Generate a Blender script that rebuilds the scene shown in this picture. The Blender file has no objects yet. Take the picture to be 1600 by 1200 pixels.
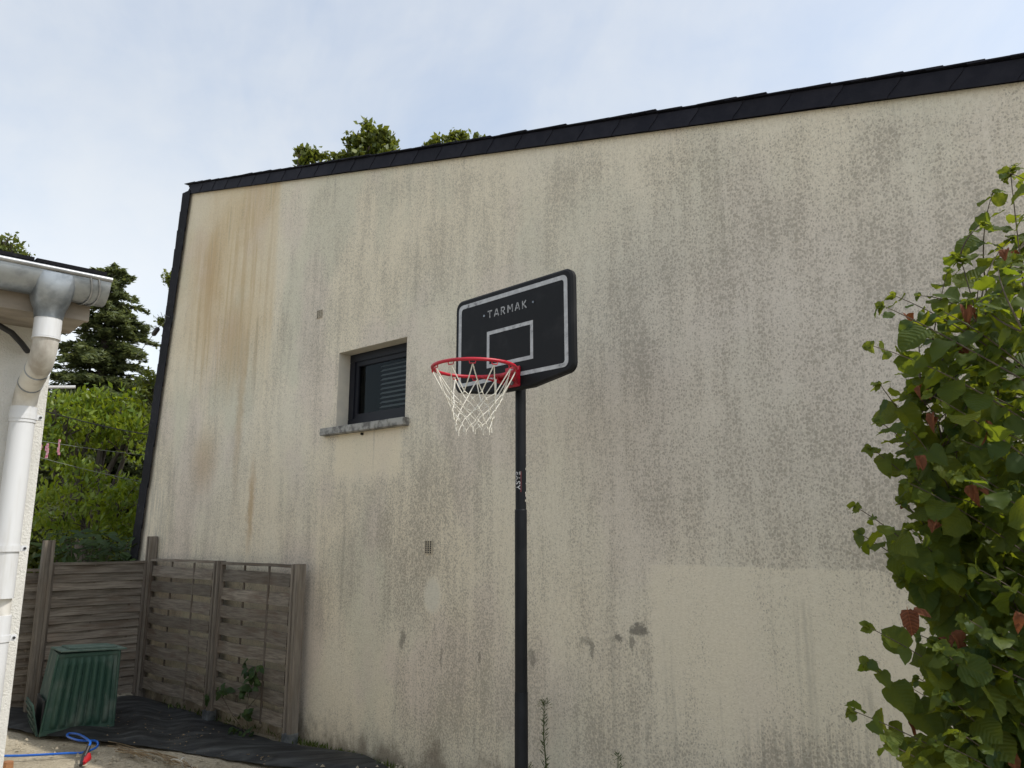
import bpy, math, random
import numpy as np
from mathutils import Vector, Matrix

random.seed(7)
RNG = np.random.default_rng(11)
SC = bpy.context.scene
COL = SC.collection
PI = math.pi
R = math.radians

# ------------------------------------------------------------------ camera
FPX, HORIZON, CAM_H = 1200.0, 838.0, 1.74
PITCH = math.atan((HORIZON - 600) / FPX)
cam_data = bpy.data.cameras.new('camera')
cam_data.sensor_width = 36.0
cam_data.lens = 36.0 * FPX / 1600.0
cam_data.clip_start = 0.05
cam_data.clip_end = 3000
cam = bpy.data.objects.new('camera', cam_data)
COL.objects.link(cam)
cam.location = (0, 0, CAM_H)
cam.rotation_euler = (PI / 2 + PITCH, 0, 0)
SC.camera = cam

# ------------------------------------------------------------------ sun and sky
SUN_AZ, SUN_EL = R(109), R(52)          # azimuth clockwise from the view direction
SUN_DIR = Vector((math.sin(SUN_AZ) * math.cos(SUN_EL), math.cos(SUN_AZ) * math.cos(SUN_EL), math.sin(SUN_EL)))
sun_data = bpy.data.lights.new('sun', 'SUN')
sun_data.energy = 2.0
sun_data.angle = R(0.6)
sun_data.color = (1.0, 0.95, 0.87)
sun = bpy.data.objects.new('sun', sun_data)
COL.objects.link(sun)
sun.rotation_euler = (-SUN_DIR).to_track_quat('-Z', 'Y').to_euler()
sun.location = SUN_DIR * 30

world = bpy.data.worlds.new('World')
SC.world = world
world.use_nodes = True

SC.view_settings.view_transform = 'Standard'
SC.view_settings.look = 'None'
SC.view_settings.gamma = 1.0
SC.view_settings.use_curve_mapping = False
SC.view_settings.exposure = 0.72
SC.cycles.max_bounces = 6
SC.cycles.diffuse_bounces = 3
SC.cycles.glossy_bounces = 2
SC.cycles.transmission_bounces = 3
SC.cycles.transparent_max_bounces = 6
SC.cycles.caustics_reflective = False
SC.cycles.caustics_refractive = False
SKY_STRENGTH = 0.132
CLOUD = (4.65, 4.85, 5.05)


# ------------------------------------------------------------------ node helper
class NG:
    def __init__(self, tree):
        self.t = tree
        self.dim = '3D'
        tree.nodes.clear()

    def node(self, kind, **kw):
        n = self.t.nodes.new(kind)
        for k, v in kw.items():
            setattr(n, k, v)
        return n

    def put(self, sock, v):
        if isinstance(v, bpy.types.NodeSocket):
            self.t.links.new(v, sock)
        elif v is not None:
            if isinstance(v, (tuple, list)) and len(v) == 3 and sock.type == 'RGBA':
                v = (*v, 1.0)
            sock.default_value = v

    def m(self, op, a, b=None, c=None, clamp=False):
        n = self.node('ShaderNodeMath', operation=op, use_clamp=clamp)
        for i, v in enumerate((a, b, c)):
            self.put(n.inputs[i], v)
        return n.outputs[0]

    def add(self, a, b): return self.m('ADD', a, b)
    def sub(self, a, b): return self.m('SUBTRACT', a, b)
    def mul(self, a, b): return self.m('MULTIPLY', a, b)

    def sm(self, v, lo, hi, a=0.0, b=1.0):
        n = self.node('ShaderNodeMapRange', interpolation_type='SMOOTHSTEP')
        for i, x in enumerate((v, lo, hi, a, b)):
            self.put(n.inputs[i], x)
        return n.outputs[0]

    def lin(self, v, lo, hi, a=0.0, b=1.0):
        n = self.node('ShaderNodeMapRange')
        for i, x in enumerate((v, lo, hi, a, b)):
            self.put(n.inputs[i], x)
        return n.outputs[0]

    def mix(self, f, a, b, mode='MIX'):
        n = self.node('ShaderNodeMix', data_type='RGBA', blend_type=mode)
        self.put(n.inputs[0], f)
        self.put(n.inputs[6], a)
        self.put(n.inputs[7], b)
        return n.outputs[2]

    def coord(self, what='Object'):
        return self.node('ShaderNodeTexCoord').outputs[what]

    def scale(self, vec, s, off=None):
        n = self.node('ShaderNodeVectorMath', operation='MULTIPLY')
        self.put(n.inputs[0], vec)
        n.inputs[1].default_value = s
        o = n.outputs[0]
        if off is not None:
            n2 = self.node('ShaderNodeVectorMath', operation='ADD')
            self.put(n2.inputs[0], o)
            self.put(n2.inputs[1], off)
            o = n2.outputs[0]
        return o

    def noise(self, vec, scale, detail=3.0, rough=0.55, dist=0.0, col=False):
        n = self.node('ShaderNodeTexNoise', noise_dimensions=self.dim)
        self.put(n.inputs['Vector'], vec)
        n.inputs['Scale'].default_value = scale
        n.inputs['Detail'].default_value = detail
        n.inputs['Roughness'].default_value = rough
        n.inputs['Distortion'].default_value = dist
        return n.outputs[1 if col else 0]

    def vor(self, vec, scale, rnd=1.0, feature='F1'):
        n = self.node('ShaderNodeTexVoronoi', feature=feature, voronoi_dimensions=self.dim)
        self.put(n.inputs['Vector'], vec)
        n.inputs['Scale'].default_value = scale
        n.inputs['Randomness'].default_value = rnd
        return n

    def xyz(self, vec):
        n = self.node('ShaderNodeSeparateXYZ')
        self.put(n.inputs[0], vec)
        return n.outputs

    def bump(self, h, strength=0.3, dist=0.01):
        n = self.node('ShaderNodeBump')
        n.inputs['Strength'].default_value = strength
        n.inputs['Distance'].default_value = dist
        self.put(n.inputs['Height'], h)
        return n.outputs[0]

    def rand(self):
        return self.node('ShaderNodeObjectInfo').outputs['Random']

    def out(self, shader):
        o = self.node('ShaderNodeOutputMaterial')
        self.t.links.new(shader, o.inputs[0])

    def prin(self, col, rough=0.7, metal=0.0, normal=None, spec=0.5, **kw):
        n = self.node('ShaderNodeBsdfPrincipled')
        self.put(n.inputs['Base Color'], col)
        self.put(n.inputs['Roughness'], rough)
        self.put(n.inputs['Metallic'], metal)
        self.put(n.inputs['Specular IOR Level'], spec)
        if normal is not None:
            self.put(n.inputs['Normal'], normal)
        for k, v in kw.items():
            self.put(n.inputs[k], v)
        return n.outputs[0]


def new_mat(name):
    m = bpy.data.materials.new(name)
    m.use_nodes = True
    return m, NG(m.node_tree)


# ------------------------------------------------------------------ world nodes
g = NG(world.node_tree)
sky = g.node('ShaderNodeTexSky', sky_type='NISHITA')
sky.sun_disc = False
sky.sun_elevation = SUN_EL
sky.sun_rotation = SUN_AZ
sky.air_density = 1.3
sky.dust_density = 2.0
sky.ozone_density = 1.5
vec = g.coord('Generated')
warp = g.node('ShaderNodeVectorMath', operation='MULTIPLY_ADD')
g.put(warp.inputs[0], g.noise(vec, 1.6, 3, 0.5, col=True))
warp.inputs[1].default_value = (0.5, 0.5, 0.2)
g.put(warp.inputs[2], vec)
v2 = g.scale(warp.outputs[0], (1.0, 1.0, 2.2))
c1 = g.noise(v2, 1.5, 6, 0.55)
c2 = g.noise(g.scale(warp.outputs[0], (2.0, 0.7, 1.4), (3.1, 0.4, 0.2)), 2.0, 7, 0.6)
cm = g.sm(g.add(g.mul(c1, 0.62), g.mul(c2, 0.38)), 0.34, 0.66, 0.42, 0.9)
lum = g.node('ShaderNodeRGBToBW')
g.put(lum.inputs[0], sky.outputs[0])
veil = g.node('ShaderNodeVectorMath', operation='SCALE')
g.put(veil.inputs[0], CLOUD)
g.put(veil.inputs['Scale'], g.m('MAXIMUM', g.m('MULTIPLY_ADD', lum.outputs[0], 0.12, 0.55), 0.8))
skycol = g.mix(cm, sky.outputs[0], veil.outputs[0])
bg = g.node('ShaderNodeBackground')
g.put(bg.inputs[0], skycol)
bg.inputs[1].default_value = SKY_STRENGTH
wo = g.node('ShaderNodeOutputWorld')
g.t.links.new(bg.outputs[0], wo.inputs[0])


# ------------------------------------------------------------------ geometry helpers
class MB:
    """collects shapes; build() links them as one mesh object"""
    def __init__(self):
        self.v, self.f = [], []

    def raw(self, vs, fs, M=None):
        k = len(self.v)
        for p in vs:
            p = Vector(p)
            self.v.append(M @ p if M is not None else p)
        self.f += [tuple(i + k for i in f) for f in fs]
        return self

    def box(self, a, b, M=None, bev=0.0):
        x0, y0, z0 = (min(a[i], b[i]) for i in range(3))
        x1, y1, z1 = (max(a[i], b[i]) for i in range(3))
        if bev <= 0:
            vs = [(x0, y0, z0), (x1, y0, z0), (x1, y1, z0), (x0, y1, z0), (x0, y0, z1), (x1, y0, z1), (x1, y1, z1), (x0, y1, z1)]
            fs = [(0, 3, 2, 1), (4, 5, 6, 7), (0, 1, 5, 4), (1, 2, 6, 5), (2, 3, 7, 6), (3, 0, 4, 7)]
            return self.raw(vs, fs, M)
        import bmesh
        bm = bmesh.new()
        bmesh.ops.create_cube(bm, size=1.0)
        bmesh.ops.scale(bm, vec=(x1 - x0, y1 - y0, z1 - z0), verts=bm.verts)
        bmesh.ops.translate(bm, vec=((x0 + x1) / 2, (y0 + y1) / 2, (z0 + z1) / 2), verts=bm.verts)
        bmesh.ops.bevel(bm, geom=list(bm.edges), offset=bev, segments=2, affect='EDGES')
        vs = [v.co.copy() for v in bm.verts]
        fs = [tuple(v.index for v in f.verts) for f in bm.faces]
        bm.free()
        return self.raw(vs, fs, M)

    def tube(self, pts, rad, n=10, caps=True, M=None):
        pts = [Vector(p) for p in pts]
        if not isinstance(rad, (list, tuple)):
            rad = [rad] * len(pts)
        vs, fs = [], []
        up = None
        for i, p in enumerate(pts):
            d = (pts[min(i + 1, len(pts) - 1)] - pts[max(i - 1, 0)]).normalized()
            if up is None:
                up = d.orthogonal().normalized()
            up = (up - d * up.dot(d))
            up = up.normalized() if up.length > 1e-6 else d.orthogonal().normalized()
            s = d.cross(up)
            for k in range(n):
                a = 2 * PI * k / n
                vs.append(p + (up * math.cos(a) + s * math.sin(a)) * rad[i])
        for i in range(len(pts) - 1):
            for k in range(n):
                a, b = i * n + k, i * n + (k + 1) % n
                fs.append((a, b, b + n, a + n))
        if caps:
            fs.append(tuple(reversed(range(n))))
            fs.append(tuple(range((len(pts) - 1) * n, len(pts) * n)))
        return self.raw(vs, fs, M)

    def prism(self, outline, y0, y1, M=None):
        """outline in x,z extruded along y (y0 front < y1 back)"""
        n = len(outline)
        vs = [(x, y0, z) for x, z in outline] + [(x, y1, z) for x, z in outline]
        fs = [tuple(range(n)), tuple(reversed(range(n, 2 * n)))]
        for i in range(n):
            j = (i + 1) % n
            fs.append((i, i + n, j + n, j))
        return self.raw(vs, fs, M)

    def mesh(self, name, mat, smooth=False):
        me = bpy.data.meshes.new(name)
        me.from_pydata([tuple(p) for p in self.v], [], self.f)
        if mat is not None:
            me.materials.append(mat)
        if smooth:
            me.shade_smooth()
            if smooth != 'all':
                me.set_sharp_from_angle(angle=R(smooth if smooth is not True else 40))
        me.update()
        return me

    def build(self, name, mat, parent=None, smooth=False, fix=True):
        me = self.mesh(name, mat, smooth)
        if fix:
            import bmesh
            bm = bmesh.new()
            bm.from_mesh(me)
            bmesh.ops.recalc_face_normals(bm, faces=bm.faces)
            bm.to_mesh(me)
            bm.free()
        return link(name, me, parent)


def link(name, me, parent=None, M=None):
    o = bpy.data.objects.new(name, me)
    COL.objects.link(o)
    if parent is not None:
        o.parent = parent
    if M is not None:
        o.matrix_local = M
    return o


def tag(o, label, cat, group=None, kind=None):
    o['label'] = label
    o['category'] = cat
    if group:
        o['group'] = group
    if kind:
        o['kind'] = kind
    return o


def thing(name, label, cat, M=None, group=None):
    o = bpy.data.objects.new(name, None)
    COL.objects.link(o)
    o.empty_display_size = 0.2
    if M is not None:
        o.matrix_local = M
    return tag(o, label, cat, group)


def struct(o):
    o['kind'] = 'structure'
    return o


def frame(x, y, z, xdir):
    """local X along xdir (horizontal), local Y to its left, Z up"""
    a = math.atan2(xdir[1], xdir[0])
    return Matrix.Translation((x, y, z)) @ Matrix.Rotation(a, 4, 'Z')


def ray(x, y):
    a, b = x - 800.0, 600.0 - y
    return Vector((a, FPX * math.cos(PITCH) - b * math.sin(PITCH), b * math.cos(PITCH) + FPX * math.sin(PITCH)))


def on_ground(x, y, z=0.0):
    r = ray(x, y)
    return r * ((z - CAM_H) / r.z) + Vector((0, 0, CAM_H))


def at(x, y, depth):
    r = ray(x, y)
    return r * (depth / r.y) + Vector((0, 0, CAM_H))


def z_at(pxy, y):
    """height of the point above plan position pxy seen on image row y"""
    k = (600 - y) / FPX
    c, s = math.cos(PITCH), math.sin(PITCH)
    return CAM_H + pxy[1] * (k * c + s) / (c - k * s)


# ------------------------------------------------------------------ materials
def simple(name, c1, c2=None, rough=0.7, scale=6.0, metal=0.0, bump=0.0, bscale=60.0, stretch=(1, 1, 1), spec=0.5, rnd=0.0, detail=4.0, lo=0.35, hi=0.65):
    m, q = new_mat(name)
    P = q.scale(q.coord(), stretch)
    if rnd:
        off = q.node('ShaderNodeCombineXYZ')
        rr = q.rand()
        q.put(off.inputs[0], q.mul(rr, 37.0))
        q.put(off.inputs[2], q.mul(rr, 11.0))
        P = q.scale(P, (1, 1, 1), off.outputs[0])
    col = c1
    if c2 is not None:
        col = q.mix(q.sm(q.noise(P, scale, detail, 0.6), lo, hi), c1, c2)
    if rnd:
        br = q.lin(q.rand(), 0, 1, 1 - rnd, 1 + rnd)
        n = q.node('ShaderNodeVectorMath', operation='SCALE')
        q.put(n.inputs[0], col)
        q.put(n.inputs['Scale'], br)
        col = n.outputs[0]
    nm = q.bump(q.noise(P, bscale, 4, 0.6), bump, 0.01) if bump else None
    q.out(q.prin(col, rough, metal, nm, spec))
    return m


def leaf_mat(name, c1, c2, trans, rough=0.45, tmix=0.35, island=False, spec=0.4, nscale=30.0):
    m, q = new_mat(name)
    r = q.node('ShaderNodeNewGeometry').outputs['Random Per Island'] if island else q.rand()
    P = q.coord()
    col = q.mix(r, c1, c2)
    col = q.mix(q.mul(q.noise(P, nscale, 3), 0.35), col, (c1[0] * 0.6, c1[1] * 0.6, c1[2] * 0.6))
    p = q.prin(col, rough, 0, None, spec)
    t = q.node('ShaderNodeBsdfTranslucent')
    q.put(t.inputs[0], q.mix(r, trans, (trans[0] * 1.25, trans[1] * 1.1, trans[2] * 0.8)))
    x = q.node('ShaderNodeMixShader')
    x.inputs[0].default_value = tmix
    q.t.links.new(p, x.inputs[1])
    q.t.links.new(t.outputs[0], x.inputs[2])
    q.out(x.outputs[0])
    return m


MT = {}
MT['slate'] = simple('slate', (0.011, 0.0115, 0.018), (0.017, 0.017, 0.024), 0.7, 9, bump=0.15, rnd=0.12, spec=0.15)
MT['slate_edge'] = simple('slate_old', (0.009, 0.009, 0.012), (0.035, 0.035, 0.036), 0.75, 14, bump=0.3, rnd=0.3, lo=0.55, hi=0.8, spec=0.15)
MT['alu'] = simple('anthracite_aluminium', (0.010, 0.011, 0.016), (0.013, 0.014, 0.019), 0.5, 3, spec=0.25)
MT['white_wall'] = simple('white_render', (0.58, 0.57, 0.53), (0.66, 0.65, 0.61), 0.9, 5, bump=0.6, bscale=130)
MT['pvc'] = simple('white_pvc', (0.59, 0.60, 0.61), (0.45, 0.44, 0.41), 0.4, 9, bump=0.02, stretch=(2, 2, 0.25), lo=0.52, hi=0.85)
MT['pvc_dirty'] = simple('weathered_white_pvc', (0.30, 0.27, 0.23), (0.60, 0.58, 0.53), 0.55, 9, stretch=(1, 1, 0.5), lo=0.3, hi=0.6, detail=7)
MT['zinc'] = simple('zinc', (0.16, 0.18, 0.20), (0.34, 0.37, 0.40), 0.42, 9, metal=0.75, bump=0.08, bscale=30)
MT['zinc_bright'] = simple('zinc_bead', (0.22, 0.23, 0.24), (0.36, 0.37, 0.38), 0.4, 9, metal=0.7)
MT['soffit'] = simple('soffit_board', (0.22, 0.19, 0.155), (0.33, 0.29, 0.24), 0.8, 8, stretch=(0.3, 1, 1), bump=0.3)
MT['black'] = simple('black_plastic', (0.012, 0.012, 0.013), (0.02, 0.02, 0.022), 0.45, 5)
MT['pole'] = simple('black_painted_steel', (0.007, 0.0085, 0.011), (0.012, 0.0135, 0.016), 0.5, 7, bump=0.03, bscale=40, spec=0.2)
MT['board'] = simple('board_plastic', (0.0085, 0.009, 0.0105), (0.022, 0.0225, 0.024), 0.6, 5, bump=0.05, spec=0.2, lo=0.5, hi=0.8, detail=7)
MT['board_rim'] = simple('board_edge_plastic', (0.013, 0.013, 0.014), (0.024, 0.024, 0.025), 0.4, 9)
MT['rim_red'] = simple('red_painted_steel', (0.42, 0.006, 0.022), (0.22, 0.012, 0.02), 0.45, 14, lo=0.45, hi=0.75)
MT['cord'] = simple('net_cord', (0.70, 0.68, 0.60), (0.58, 0.55, 0.47), 0.85, 30)
MT['bin'] = simple('green_plastic', (0.028, 0.072, 0.052), (0.11, 0.145, 0.12), 0.6, 6, bump=0.06, stretch=(1, 1, 0.5), lo=0.45, hi=0.78, spec=0.35)
MT['bin_scuff'] = simple('scuffed_green_plastic', (0.022, 0.058, 0.042), (0.15, 0.17, 0.13), 0.6, 11, stretch=(1, 1, 0.35), lo=0.52, hi=0.72)
MT['bin_lid'] = simple('faded_green_plastic', (0.05, 0.105, 0.08), (0.12, 0.17, 0.14), 0.55, 7, lo=0.3)
MT['hose'] = simple('blue_hose', (0.01, 0.10, 0.48), (0.015, 0.13, 0.55), 0.35, 5)
MT['red'] = simple('red_plastic', (0.40, 0.012, 0.018), (0.34, 0.01, 0.015), 0.4, 9)
MT['wire'] = simple('cable', (0.015, 0.015, 0.015), None, 0.6)
MT['line'] = simple('clothes_line_cord', (0.20, 0.22, 0.19), None, 0.6)
MT['white_wire'] = simple('white_wire', (0.6, 0.6, 0.58), None, 0.5)
MT['straw'] = simple('dry_stalk', (0.30, 0.22, 0.12), (0.18, 0.13, 0.08), 0.8, 12)
MT['bark'] = simple('bark', (0.05, 0.04, 0.03), (0.09, 0.075, 0.06), 0.9, 8, bump=0.8, bscale=18, stretch=(1, 1, 0.3))
MT['twig'] = simple('hazel_bark', (0.055, 0.038, 0.026), (0.10, 0.075, 0.05), 0.75, 25)
MT['sill'] = simple('old_concrete_sill', (0.13, 0.125, 0.115), (0.34, 0.33, 0.30), 0.9, 13, bump=0.6, bscale=60, stretch=(1.1, 1, 0.9), lo=0.36, hi=0.6)
MT['reveal'] = simple('reveal_render', (0.56, 0.52, 0.44), (0.62, 0.57, 0.47), 0.9, 7, bump=0.4, bscale=90)
MT['vent'] = simple('vent_plastic', (0.50, 0.44, 0.34), (0.40, 0.36, 0.28), 0.8, 20)
MT['vent_dark'] = simple('hole_shade', (0.012, 0.012, 0.011), None, 0.9)  # near-black colour painted for the shade inside holes
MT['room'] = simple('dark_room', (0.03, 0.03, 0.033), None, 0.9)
MT['blind'] = simple('blind_slat', (0.45, 0.46, 0.47), None, 0.5)
MT['peg'] = simple('pink_plastic', (0.50, 0.10, 0.20), (0.60, 0.42, 0.42), 0.5, 40)
MT['rust_brown'] = simple('terracotta', (0.33, 0.16, 0.07), (0.24, 0.11, 0.05), 0.85, 20, bump=0.4)

# weathered wood, grain along local X
def wood(name, c1, c2, stain, up=False):
    m, q = new_mat(name)
    off = q.node('ShaderNodeCombineXYZ')
    rr = q.rand()
    q.put(off.inputs[0], q.mul(rr, 41.0))
    q.put(off.inputs[1], q.mul(rr, 17.0))
    q.put(off.inputs[2], q.mul(rr, 23.0))
    P = q.scale(q.coord(), (30, 24, 1.6) if up else (1.6, 20, 34), off.outputs[0])
    grain = q.noise(P, 2.0, 5, 0.7, 0.12)
    col = q.mix(q.sm(grain, 0.3, 0.7), c1, c2)
    P2 = q.scale(q.coord(), (5, 5, 1.2) if up else (1.2, 5, 5), off.outputs[0])
    col = q.mix(q.sm(q.noise(P2, 2.2, 4, 0.6), 0.45, 0.75, 0, 0.7), col, stain)
    n = q.node('ShaderNodeVectorMath', operation='SCALE')
    q.put(n.inputs[0], col)
    q.put(n.inputs['Scale'], q.lin(rr, 0, 1, 0.72, 1.2))
    q.out(q.prin(n.outputs[0], 0.85, 0, q.bump(grain, 0.45, 0.006), 0.25))
    return m

MT['wood'] = wood('weathered_wood', (0.10, 0.085, 0.068), (0.25, 0.22, 0.18), (0.12, 0.085, 0.06))
MT['wood_post'] = wood('weathered_post', (0.125, 0.11, 0.09), (0.23, 0.20, 0.165), (0.15, 0.12, 0.09), True)
MT['wood_up'] = wood('weathered_upright', (0.10, 0.085, 0.068), (0.20, 0.17, 0.14), (0.11, 0.075, 0.05), True)

# black woven ground membrane
m, q = new_mat('weed_membrane'); MT['membrane'] = m
P = q.coord()
n1 = q.noise(q.scale(P, (1.2, 5.5, 1)), 2.2, 5, 0.62, 0.6)
dust = q.noise(P, 3.0, 6, 0.65)
col = q.mix(q.sm(n1, 0.38, 0.72), (0.012, 0.013, 0.014), (0.058, 0.062, 0.062))
col = q.mix(q.sm(dust, 0.56, 0.78, 0, 0.55), col, (0.10, 0.095, 0.082))
q.out(q.prin(col, 0.6, 0, q.bump(q.add(n1, q.mul(q.noise(P, 120, 2), 0.15)), 0.35, 0.02), 0.3))

# ground: old sandy concrete and earth
m, q = new_mat('ground'); MT['ground'] = m
P = q.coord()
a = q.noise(P, 1.3, 6, 0.65)
b = q.noise(P, 38, 4, 0.7)
col = q.mix(q.sm(a, 0.32, 0.66), (0.36, 0.315, 0.23), (0.52, 0.46, 0.35))
col = q.mix(q.sm(b, 0.45, 0.72, 0, 0.75), col, (0.15, 0.13, 0.10))
col = q.mix(q.sm(q.noise(P, 90, 3, 0.6), 0.58, 0.7, 0, 0.6), col, (0.50, 0.47, 0.40))
q.out(q.prin(col, 0.95, 0, q.bump(q.add(q.mul(b, 0.6), q.noise(P, 140, 3)), 0.7, 0.02), 0.2))

# foliage
def hazel_mat(name, c1, c2, trans, tmix, rough=0.6):
    m, q = new_mat(name)
    r = q.rand()
    P = q.coord()
    X_ = q.xyz(P)
    ay = q.m('ABSOLUTE', X_[1])
    ph = q.mul(q.sub(X_[0], q.mul(ay, 0.75)), 2 * PI / 0.0125)
    vein = q.sm(q.m('SINE', ph), 0.70, 1.0)
    mid_ = q.sm(ay, 0.0022, 0.0008)
    vn = q.m('MAXIMUM', q.mul(vein, 0.55), mid_)
    col = q.mix(r, c1, c2)
    col = q.mix(q.mul(q.noise(P, 45, 4), 0.5), col, (c1[0] * 0.55, c1[1] * 0.6, c1[2] * 0.6))
    col = q.mix(q.mul(vn, 0.5), col, (c2[0] * 1.7, c2[1] * 1.5, c2[2] * 1.6))
    hgt = q.add(q.mul(q.m('SINE', ph), -0.5), q.mul(q.noise(P, 160, 3), 0.5))
    p = q.prin(col, rough, 0, q.bump(hgt, 0.6, 0.003), 0.2)
    t = q.node('ShaderNodeBsdfTranslucent')
    q.put(t.inputs[0], q.mix(q.mul(vn, 0.45), q.mix(r, trans, (trans[0] * 1.35, trans[1] * 1.1, trans[2] * 0.8)), (trans[0] * .4, trans[1] * .45, trans[2] * .4)))
    x = q.node('ShaderNodeMixShader')
    x.inputs[0].default_value = tmix
    q.t.links.new(p, x.inputs[1])
    q.t.links.new(t.outputs[0], x.inputs[2])
    q.out(x.outputs[0])
    return m
MT['hazel'] = hazel_mat('hazel_leaf', (0.034, 0.070, 0.020), (0.090, 0.122, 0.020), (0.27, 0.34, 0.018), 0.46)
MT['hazel_young'] = hazel_mat('hazel_young_leaf', (0.065, 0.105, 0.018), (0.11, 0.135, 0.022), (0.25, 0.31, 0.025), 0.46)
MT['hazel_brown'] = hazel_mat('hazel_brown_leaf', (0.085, 0.030, 0.018), (0.24, 0.095, 0.04), (0.20, 0.075, 0.03), 0.25, 0.8)
MT['hazel_mass'] = leaf_mat('hazel_mass_leaf', (0.030, 0.062, 0.018), (0.078, 0.110, 0.020), (0.24, 0.31, 0.016), 0.55, 0.44, island=True, spec=0.25)
MT['oak'] = leaf_mat('oak_leaf', (0.055, 0.082, 0.018), (0.15, 0.18, 0.036), (0.20, 0.24, 0.03), 0.5, 0.35, island=True, nscale=3)
MT['bright'] = leaf_mat('bright_leaf', (0.080, 0.145, 0.012), (0.185, 0.24, 0.020), (0.28, 0.36, 0.018), 0.45, 0.4, island=True, nscale=3)
MT['cedar'] = leaf_mat('cedar_needle', (0.070, 0.095, 0.040), (0.15, 0.175, 0.07), (0.16, 0.20, 0.07), 0.6, 0.38, island=True, nscale=3)
MT['laurel'] = leaf_mat('laurel_leaf', (0.022, 0.048, 0.014), (0.050, 0.085, 0.022), (0.09, 0.13, 0.02), 0.5, 0.28, spec=0.2)
MT['weed'] = leaf_mat('weed_leaf', (0.045, 0.075, 0.022), (0.085, 0.105, 0.04), (0.09, 0.13, 0.03), 0.6, 0.25, island=True)
MT['grass'] = leaf_mat('grass_leaf', (0.05, 0.085, 0.015), (0.10, 0.14, 0.03), (0.12, 0.17, 0.02), 0.6, 0.3, island=True, nscale=3)

# ------------------------------------------------------------------ reference frames of the place
WALL_X = Vector((math.cos(R(-40)), math.sin(R(-40)), 0))       # along the big wall, towards the viewer
WALL_N = Vector((math.sin(R(-40)), -math.cos(R(-40)), 0))      # out of the wall
POST0 = on_ground(452, 1166)
W0 = POST0 - WALL_N * 0.12
WM = frame(W0.x, W0.y, 0, WALL_X)                              # wall frame: X along, -Y outward


def wall_uv(x, y):
    r = ray(x, y)
    c = Vector((0, 0, CAM_H))
    t = (W0 - c).dot(WALL_N) / r.dot(WALL_N)
    p = c + r * t
    return (p - W0).dot(WALL_X), p.z


# ------------------------------------------------------------------ ground
gm = MB()
gs = 900.0
# near grid with gentle unevenness, far ring to the horizon
nx = 90
xs = np.concatenate([[-gs, -120, -40], np.linspace(-12, 10, nx), [40, 120, gs]])
ys = np.concatenate([[-gs, -120, -30], np.linspace(-6, 16, nx), [40, 120, gs]])
vv = []
for yv in ys:
    for xv in xs:
        hgt = 0.0
        if -12 < xv < 10 and -6 < yv < 16:
            hgt = 0.012 * math.sin(xv * 2.1 + yv) + 0.01 * math.sin(yv * 3.3 - xv * 1.7)
        vv.append((xv, yv, hgt - 0.02))
nxx = len(xs)
ff = [(j * nxx + i, j * nxx + i + 1, (j + 1) * nxx + i + 1, (j + 1) * nxx + i) for j in range(len(ys) - 1) for i in range(nxx - 1)]
gm.raw(vv, ff)
struct(gm.build('ground', MT['ground'], smooth='all', fix=False))

# ------------------------------------------------------------------ the big rendered house
ROOF_A, ROOF_B = (-2.86, 5.905), (8.6, 5.905 - 0.2312 * (8.6 + 2.86))
SLOPE = -0.2312
EDGE_K = (3.351 - 2.86) / (5.905 - 1.652)                       # lean of the left edge
def edge_u(z): return -2.86 - EDGE_K * (5.905 - z)
win = dict(u0=0.283, u1=1.201, z0=2.70, z1=3.393)

# render material of the wall (object coordinates: x along the wall, z up)
m, q = new_mat('stained_cream_render'); MT['wall'] = m
X3 = q.xyz(q.coord())
U, V = X3[0], X3[2]
cx = q.node('ShaderNodeCombineXYZ')
q.put(cx.inputs[0], U); q.put(cx.inputs[1], V)
P = cx.outputs[0]
q.dim = '2D'
wn = q.node('ShaderNodeVectorMath', operation='MULTIPLY_ADD')
q.put(wn.inputs[0], q.noise(P, 26, 2, 0.6, col=True)); wn.inputs[1].default_value = (0.022, 0.022, 0.0); q.put(wn.inputs[2], P)
PW = wn.outputs[0]
def box(u0, u1, v0, v1, s=0.04, sv=None):
    sv = sv or s
    a = q.mul(q.sm(UW, u0 - s, u0 + s), q.sm(UW, u1 + s, u1 - s))
    return q.mul(a, q.mul(q.sm(VW, v0 - sv, v0 + sv), q.sm(VW, v1 + sv, v1 - sv)))
# wobbly copies of u and v so that no mask has a ruled edge
wob = q.noise(P, 5.5, 6, 0.78, col=True)
ws = q.xyz(wob)
UW = q.add(U, q.mul(q.sub(ws[0], 0.5), 0.16))
VW = q.add(V, q.mul(q.sub(ws[1], 0.5), 0.16))
def blob(x, y, rx, rz, soft=0.5, wobble=1.0):
    u0, v0 = wall_uv(x, y)
    du = q.m('DIVIDE', q.sub(UW if wobble else U, u0), rx)
    dv = q.m('DIVIDE', q.sub(VW if wobble else V, v0), rz)
    d = q.m('SQRT', q.add(q.mul(du, du), q.mul(dv, dv)))
    return q.sm(d, 1.0 + soft, 1.0 - soft)
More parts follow.
